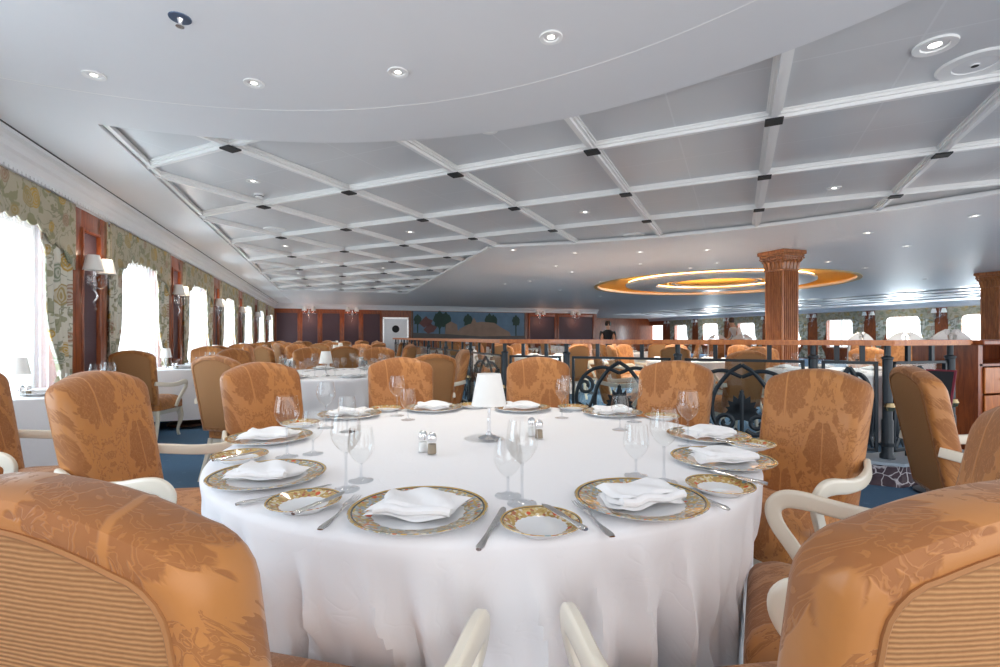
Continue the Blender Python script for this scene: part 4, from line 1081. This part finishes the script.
def round_set(cx, cy, r, seed, name, offs_, n=8, lampz=True, cang=None):
    table('round_table', r-.05, (cx, cy, 0), label='round pedestal table under the cloth of the '+name, cat='table')
    round_cloth(r-.02, seed, nu=120, folds=13, amp=.035).build('tablecloth', M['cloth'], loc=(cx, cy, 0), label='white cloth covering the '+name, cat='tablecloth')
    small_setting(cx, cy, r, n, offs_, name)
    if lampz: LP.put((cx, cy, .752), 0, label='small white pleated lamp on the '+name, cat='table lamp')
    for a in ([radians(c_)-YAW for c_ in cang] if cang else [offs_+2*pi*i/n for i in range(n)]):
        d = r+.65
        chair(cx+d*cos(a), cy+d*sin(a), math.degrees(a)+180+random.uniform(-6, 6), label='armchair at the '+dirw(a)+' of the '+name, group='armchairs round the '+name)
T2 = (.06, 5.75)
table('round_table', .85, (*T2, 0), label='round pedestal table under the cloth behind the big table', cat='table')
round_cloth(.86, 9, nu=140, folds=13, amp=.035).build('tablecloth', M['cloth'], loc=(*T2, 0), label='white cloth on the round table behind the big table', cat='tablecloth')
small_setting(*T2, .9, 8, .2, 'second round table', glasses=3)
LP.put((T2[0]-.10, T2[1]-.45, .752), 0, label='small white pleated lamp on the second round table', cat='table lamp')
def c2(la, de, fc, lb, grp=None):
    x, y = Wd(la, de)
    return chair(x, y, camdir(fc), label=lb, **({'group': grp} if grp else {}))
c2(-2.20, 3.78, 74, 'armchair showing its ribbed brown back, left of the back left damask chair')
c2(-.56, 4.12, 125, 'armchair mostly hidden behind the damask chair left of the lamp')
c2(-1.72, 6.98, -84, 'armchair beyond the second round table, right of its little lamp')
c2(-2.62, 6.75, -60, 'armchair beyond the second round table, left of its little lamp')
c2(-.42, 5.75, -165, 'armchair at the right side of the second round table')
c2(-3.24, 5.95, -22, 'armchair at the left side of the second round table, above the ribbed back')
for i, (cy, nm_) in enumerate([(9.5, 'third round table'), (13.0, 'fourth round table'), (16.6, 'fifth round table'), (20.0, 'last round table of the aisle')]):
    round_set(.1+.15*(i % 2), cy, .85, 20+i, nm_, .3+.5*i, n=7)
round_set(5.2, 19.0, .9, 41, 'round table below the mural', .3, n=7)
round_set(9.5, 19.5, .9, 42, 'table below the far sconces', .3, n=7)

# window tables
wn = ['nearest window table', 'second window table', 'third window table', 'fourth window table', 'fifth window table', 'sixth window table']
for k in range(6):
    cy = PY0-BAY+k*BAY+PW+(BAY-PW)/2; cx = -1.76; nm_ = wn[k]+' by the left wall'
    if k == 0: cy = 4.45; cx = -1.86
    t = thing('window_table', (cx, cy, 0), label='rectangular table under the cloth of the '+nm_, cat='table')
    q = MB(); q.box(-.36, .36, -.38, .38, .715, .744); q.build('tabletop', M['dark_frame'], t, smooth=False)
    q = MB(); q.lathe([(.05, .70), (.05, .08), (.24, .03), (.24, .003), (.05, .003)], 20); q.build('pedestal', M['dark_frame'], t)
    rect_cloth(.40, .42, k).build('tablecloth', M['cloth'], loc=(cx, cy, 0), label='white square-cornered cloth on the '+nm_, cat='tablecloth')
    for s in (-1, 1):
        wpl.put((cx, cy+.22*s, .752), 0, label=('nearer' if s < 0 else 'farther')+' white plate on the '+nm_, cat='plate', group='plates on the '+nm_); NP[0].put((cx, cy+.22*s, .7565), .4, label=('nearer' if s < 0 else 'farther')+' folded napkin on the '+nm_, cat='napkin', group='napkins on the '+nm_)
        G_wine.put((cx+.25, cy+.12*s, .752), 0, label=('nearer' if s < 0 else 'farther')+' wine glass on the '+nm_, cat='glass', group='glasses on the '+nm_); G_gob.put((cx+.18, cy+.30*s, .752), 0, label=('nearer' if s < 0 else 'farther')+' goblet on the '+nm_, cat='glass', group='glasses on the '+nm_)
    if k > 1: chair(cx, cy-1.12, 88, label='armchair with its back to the camera at the '+nm_)
    if k == 1: chair(-2.0, 6.22, 80, label='armchair with its back to the camera at the '+nm_)
    if k > 0: chair(cx, cy+1.08, -90, label='armchair facing the camera across the '+nm_)
    if k < 2: SH1.put((cx-.09, cy-.30, .752), 0, label='salt shaker on the '+nm_, cat='shaker'); SH2.put((cx-.05, cy-.31, .752), 0, label='pepper shaker on the '+nm_, cat='shaker')
    LP.put((cx-.25, cy, .752), 0, label='small white lamp on the '+nm_, cat='table lamp')
c2(-2.62, 2.36, 5, 'orange armchair cut by the left edge, white arm reaching right')

# middle area beyond the railing
def pediment_chair():
    t = thing('pediment_chair', cat='chair')
    for s in (-1, 1):
        q = MB(); q.sweep([(s*.22, -.30, 0), (s*.22, -.24, .45), (s*.225, -.30, 1.12)], .018, .02, up=(0, 1, 0), n=6, sq=.5); q.build('leg', M['silver_wood'], t)
        q = MB(); q.sweep([(s*.22, .24, .45), (s*.22, .25, .0)], .02, .02, up=(0, 1, 0), n=6, sq=.5); q.build('leg', M['silver_wood'], t)
        # half of a broken pediment ending in a scroll
        q = MB(); pts = [(s*.255, 1.10), (s*.20, 1.155), (s*.12, 1.21), (s*.06, 1.235)]
        q.prism([(s*.26, 1.09), (s*.22, 1.135), (s*.14, 1.195), (s*.07, 1.225), (s*.035, 1.215), (s*.03, 1.185), (s*.055, 1.165), (s*.05, 1.13), (s*.02, 1.10)], -.015, .015, T3(0, -.30, 0, 0, pi/2))
        q.sweep([(x, -.30, z) for x, z in spiral(s*.055, 1.195, .034, .008, 0, 1.2, 14)], .012, .02, up=(0, 1, 0), n=6); q.build('scroll_crest', M['silver_wood'], t)
    q = MB(); q.lathe([(.001, 1.10), (.02, 1.105), (.012, 1.14), (.018, 1.17), (.001, 1.19)], 10, T3(0, -.30, 0)); q.build('finial', M['silver_wood'], t)
    q = MB(); q.box(-.21, .21, -.325, -.275, .52, 1.09, None, .02); q.build('backrest', M['damask'], t)
    q = MB(); q.box(-.24, .24, -.24, .26, .40, .49, None, .03); q.build('seat', M['damask_seat'], t); return t
PC = Proto(pediment_chair())
for px, D, fc, lb in ((924, 5.5, 95, 'silvery pediment-topped chair, nearest beyond the railing at right'), (893, 7.6, 80, 'silvery pediment-topped chair between the columns'), (846, 9.0, 100, 'silvery pediment-topped chair just right of the big column'), (743, 13.5, 60, 'far silvery pediment-topped chair left of the big column'), (714, 14.5, 80, 'farthest silvery pediment-topped chair by the right wall')):
    x, y = PH(px, D); PC.put((x, y, 0), radians(camdir(fc))-pi/2, cat='chair', label=lb)
def mid_set(px, D, name, seed, n=6, o=.3, r=.75, lampz=False, cang=None):
    x, y = PH(px, D); round_set(x, y, r, seed, name, o, n=n, lampz=lampz, cang=cang)
mid_set(690, 8.6, 'middle table behind the railing', 51, 6, .25, cang=[30, 80, 130, 180, 240, 290])
mid_set(835, 5.9, 'table seen below the big column', 52, 6, .9, cang=[40, 95])
mid_set(545, 10.2, 'table beyond the railing corner', 53, 6, .55)
mid_set(455, 14, 'table beyond the receding railing', 54, 6, .2)
mid_set(640, 12.5, 'table below the ceiling recess', 55, 6, .2)
mid_set(960, 9.6, 'table behind the menu stand', 56, 6, .2)
c2(2.60, 5.15, 98, 'plain ribbed armchair back seen through the pointed-arch railing panel')
c2(1.12, 5.7, -10, 'armchair with white arm seen through the railing left of the back right chair')
c2(1.98, 2.36, -22, 'armchair turned away on the right, between the damask chair and the sideboard')

# ------------------------------------------------------------------ people beyond the railing
def person(name, loc, rz, top_m, label, joints):
    me = bpy.data.meshes.new('person'); vs, es, rs = joints; me.from_pydata(vs, es, [])
    o = bpy.data.objects.new('person', me); COL.objects.link(o); me.materials.append(top_m)
    sk = o.modifiers.new('skin', 'SKIN'); sk.use_smooth_shade = True
    for i, r in enumerate(rs):
        r = r if isinstance(r, tuple) else (r, r); me.skin_vertices[0].data[i].radius = r
    me.skin_vertices[0].data[0].use_root = True
    ss = o.modifiers.new('sub', 'SUBSURF'); ss.levels = ss.render_levels = 2
    o.location = loc; o.rotation_euler[2] = rz; return tag(o, label, 'person')
def mk_person(loc, rz, top, label, lean=.12, trousers=M['black']):
    V = [(0, 0, .95), (0, lean*.35, 1.15), (0, lean, 1.38), (0, lean*1.25, 1.47), (0, lean*1.5, 1.56), (0, lean*1.6, 1.66)]
    R = [(.15, .105), (.14, .10), (.17, .11), (.055, .055), (.075, .085), (.065, .08)]
    E = [(0, 1), (1, 2), (2, 3), (3, 4), (4, 5)]
    for s in (-1, 1):
        i = len(V); V += [(s*.17, lean, 1.38), (s*.20, lean+.05, 1.12), (s*.17, lean+.26, 1.02), (s*.15, lean+.34, 1.0)]; R += [.062, .048, .036, .035]; E += [(2, i), (i, i+1), (i+1, i+2), (i+2, i+3)]
        i = len(V); V += [(s*.10, 0, .88), (s*.11, .02, .48), (s*.11, 0, .08), (s*.11, .13, .04)]; R += [.085, .06, .045, .04]; E += [(0, i), (i, i+1), (i+1, i+2), (i+2, i+3)]
    o = person('person', loc, rz, M['skin'], label, (V, E, R))
    q = MB()    # shirt or jacket over the trunk
    n = 20; lv = [(.90, .185, .135, 0), (1.0, .175, .13, lean*.1), (1.15, .165, .125, lean*.35), (1.30, .195, .14, lean*.75), (1.40, .205, .13, lean), (1.45, .12, .09, lean*1.15), (1.475, .07, .07, lean*1.25)]
    q.grid(lambda u, v: (lambda L: (L[1]*cos(2*pi*u), L[3]+L[2]*sin(2*pi*u), L[0]))(lv[min(6, int(round(v*6)))]), n, 7, closed_u=True)
    for s in (-1, 1): q.sweep(spl([(s*.16, lean, 1.41), (s*.19, lean, 1.34), (s*.205, lean+.05, 1.12), (s*.18, lean+.24, 1.03)], 4), [.07-.002*i for i in range(13)], [.07-.002*i for i in range(13)], up=(0, 1, 0), n=10)
    q.build('jacket' if top is M['black'] else 'shirt', top, o)
    q = MB()
    q.lathe([(.165, .94), (.17, .90), (.16, .80)], 20)
    for s in (-1, 1): q.sweep([(s*.10, 0, .90), (s*.11, .02, .48), (s*.11, 0, .08)], [.10, .08, .065], [.10, .08, .065], up=(0, 1, 0), n=10)
    q.build('trousers', trousers, o)
    q = MB(); q.lathe([(.001, 1.775), (.06, 1.765), (.092, 1.71), (.092, 1.64), (.07, 1.60)], 16, T3(0, lean*1.6-.02, 0)); q.build('hair', M['hair'], o)
    for s in (-1, 1):
        q = MB(); q.lathe([(.001, -.01), (.011, 0), (.001, .01)], 8, T3(s*.03, lean*1.6+.075, 1.65)); q.build('eye', M['hair'], o)
        for f in range(5):
            q = MB(); q.sweep([(s*(.15+(f-2)*.012), lean+.35, 1.0), (s*(.15+(f-2)*.014), lean+.40+.01*(2-abs(f-2)), .985), (s*(.15+(f-2)*.014), lean+.42, .96)], .009, .008, up=(0, 0, 1), n=6); q.build('finger', M['skin'], o)
    q = MB(); q.sweep([(0, lean*1.6+.075, 1.66), (0, lean*1.6+.095, 1.625), (0, lean*1.6+.08, 1.615)], .012, .012, up=(1, 0, 0), n=6); q.build('nose', M['skin'], o)
    return o
x, y = PH(741, 15.5); mk_person((x, y, 0), radians(camdir(-170))-pi/2, M['shirt'], 'dark-haired person in a white shirt leaning forward before the right wall windows', .22)
x, y = PH(607, 15.2); o = mk_person((x, y, 0), radians(camdir(-95))-pi/2, M['black'], 'person in a black jacket bending over beyond the railing', .16)
o.scale = (1, 1, .93)

# ------------------------------------------------------------------ ceiling fittings
M['bulb'] = emit('downlight_glow', (1, .93, .82), 7)
def mk_down(R=.055):
    t = thing('downlight'); q = MB(); q.lathe([(R*.62, .0), (R*.66, -.004), (R, -.006), (R*1.02, -.002), (R*1.02, .004), (R*.62, .004)], 28); q.build('trim_ring', M['beam'], t)
    q = MB(); q.lathe([(.001, -.001), (R*.6, .001), (R*.62, .004), (.001, .004)], 20); q.build('bulb', M['bulb'], t); return t
DL = Proto(mk_down())
def CP(px, py, z=HC): dep = 490*(z-EYE)/(337-py); return Wd((px-500)/490*dep, dep)
def downs(lst, z, grp, sc_=1.0, watts=0, spot=1.9):
    lst = sorted(lst, key=lambda e: e[0])
    for k_, e in enumerate(lst):
        px, py, lb = e if len(e) == 3 else (*e, None)
        x, y = CP(px, py, z)
        DL.put((x, y, z-.001), 0, scale=sc_, label=lb or 'small downlight in the '+grp+', '+nth(k_+1, len(lst)), cat='downlight', **({} if lb else {'group': 'downlights in the '+grp}))
        if watts:
            lamp('SPOT', 'downlight_beam', (x, y, z-.03), watts, (1, .90, .76), .05, spot=spot)
N_ = 'small round downlight in the smooth curved ceiling above the camera, '
downs([(94, 75, N_+'leftmost'), (254, 83, N_+'second from left'), (398, 72, N_+'third from left'), (551, 37, N_+'rightmost')], HC, 'x', 1.0, 16)
PZ = HC+.062
downs([(489, 130, 'bright round downlight in the white grid ceiling, top centre'), (253, 181, 'round downlight in the grid ceiling at left, beside the smoke detector'), (585, 212, 'round downlight in the grid ceiling right of centre'), (834, 188, 'round downlight in the grid ceiling at right'),
       (285, 246, 'small downlight in the grid ceiling, lower left'), (410, 232, 'small downlight in the grid ceiling, left of centre')], PZ, 'x', 1.15, 40)
x, y = CP(935, 45, PZ); DL.put((x, y, PZ-.001), 0, scale=1.7, label='large bright recessed downlight at the upper right, beside the round speaker', cat='downlight')
downs([(298, 273), (383, 268), (322, 262), (345, 283)], PZ, 'far part of the grid ceiling', 1.0, 60)
downs([(513, 250), (575, 253), (640, 252), (707, 250), (556, 266), (717, 263), (868, 233), (907, 246), (865, 268), (975, 216), (530, 281), (600, 282), (572, 272), (560, 290), (690, 268), (640, 264), (828, 262), (925, 279), (812, 300), (600, 296), (888, 290), (505, 284), (541, 300)], HC, 'smooth ceiling round the gold recess', 1.1, 130)
downs([(300, 297), (320, 300), (345, 302), (370, 298)], HC, 'ceiling strip before the far wall', 1.2, 60)
def disc(name, px, py, z, R, lb, cat, holes=True):
    x, y = CP(px, py, z); t = thing(name, (x, y, z), label=lb, cat=cat)
    q = MB(); q.lathe([(R*.55, -.002), (R*.58, -.010), (R*.95, -.012), (R, -.004), (R, 0), (R*.55, 0)], 40); q.build('rim', M['beam'], t)
    q = MB(); q.lathe([(.001, -.012), (R*.12, -.012), (R*.13, -.006), (R*.56, -.004), (R*.56, 0), (.001, 0)], 36); q.build('cone', M['ceil'], t)
    if holes: q = MB(); q.lathe([(.001, -.014), (R*.10, -.013), (R*.1, -.011), (.001, -.011)], 16); q.build('centre_cap', M['gap'], t)
disc('ceiling_speaker', 975, 64, PZ, .17, 'big round white ceiling speaker at the upper right corner', 'ceiling speaker')
disc('ceiling_speaker', 275, 229, PZ, .15, 'round white ceiling speaker in the grid ceiling at left', 'ceiling speaker', False)
disc('ceiling_speaker', 634, 235, PZ, .16, 'round white ceiling speaker near the curved edge, centre right', 'ceiling speaker', False)
x, y = CP(180, 18); t = thing('sprinkler_head', (x, y, HC), label='blue-grey round sprinkler head with chrome nozzle at the upper left', cat='sprinkler')
q = MB(); q.lathe([(.001, -.004), (.045, -.004), (.047, 0), (.001, 0)], 24); q.build('escutcheon', flat('blue_grey_metal', (.10, .14, .22), .3, .5), t)
q = MB(); q.lathe([(.001, -.04), (.018, -.04), (.018, -.037), (.006, -.035), (.009, -.018), (.014, -.005), (.001, -.004)], 12); q.build('nozzle', M['chrome'], t)
x, y = CP(259, 194, PZ); t = thing('smoke_detector', (x, y, PZ), label='small white domed smoke detector in the grid ceiling at left', cat='smoke detector')
q = MB(); q.lathe([(.001, -.045), (.03, -.043), (.04, -.03), (.042, -.02), (.05, -.018), (.052, 0), (.001, 0)], 24); q.build('dome', M['ceil'], t)
q = MB(); q.lathe([(.0425, -.028), (.044, -.026), (.044, -.022), (.0425, -.021)], 24); q.build('vent_ring', M['gap'], t)
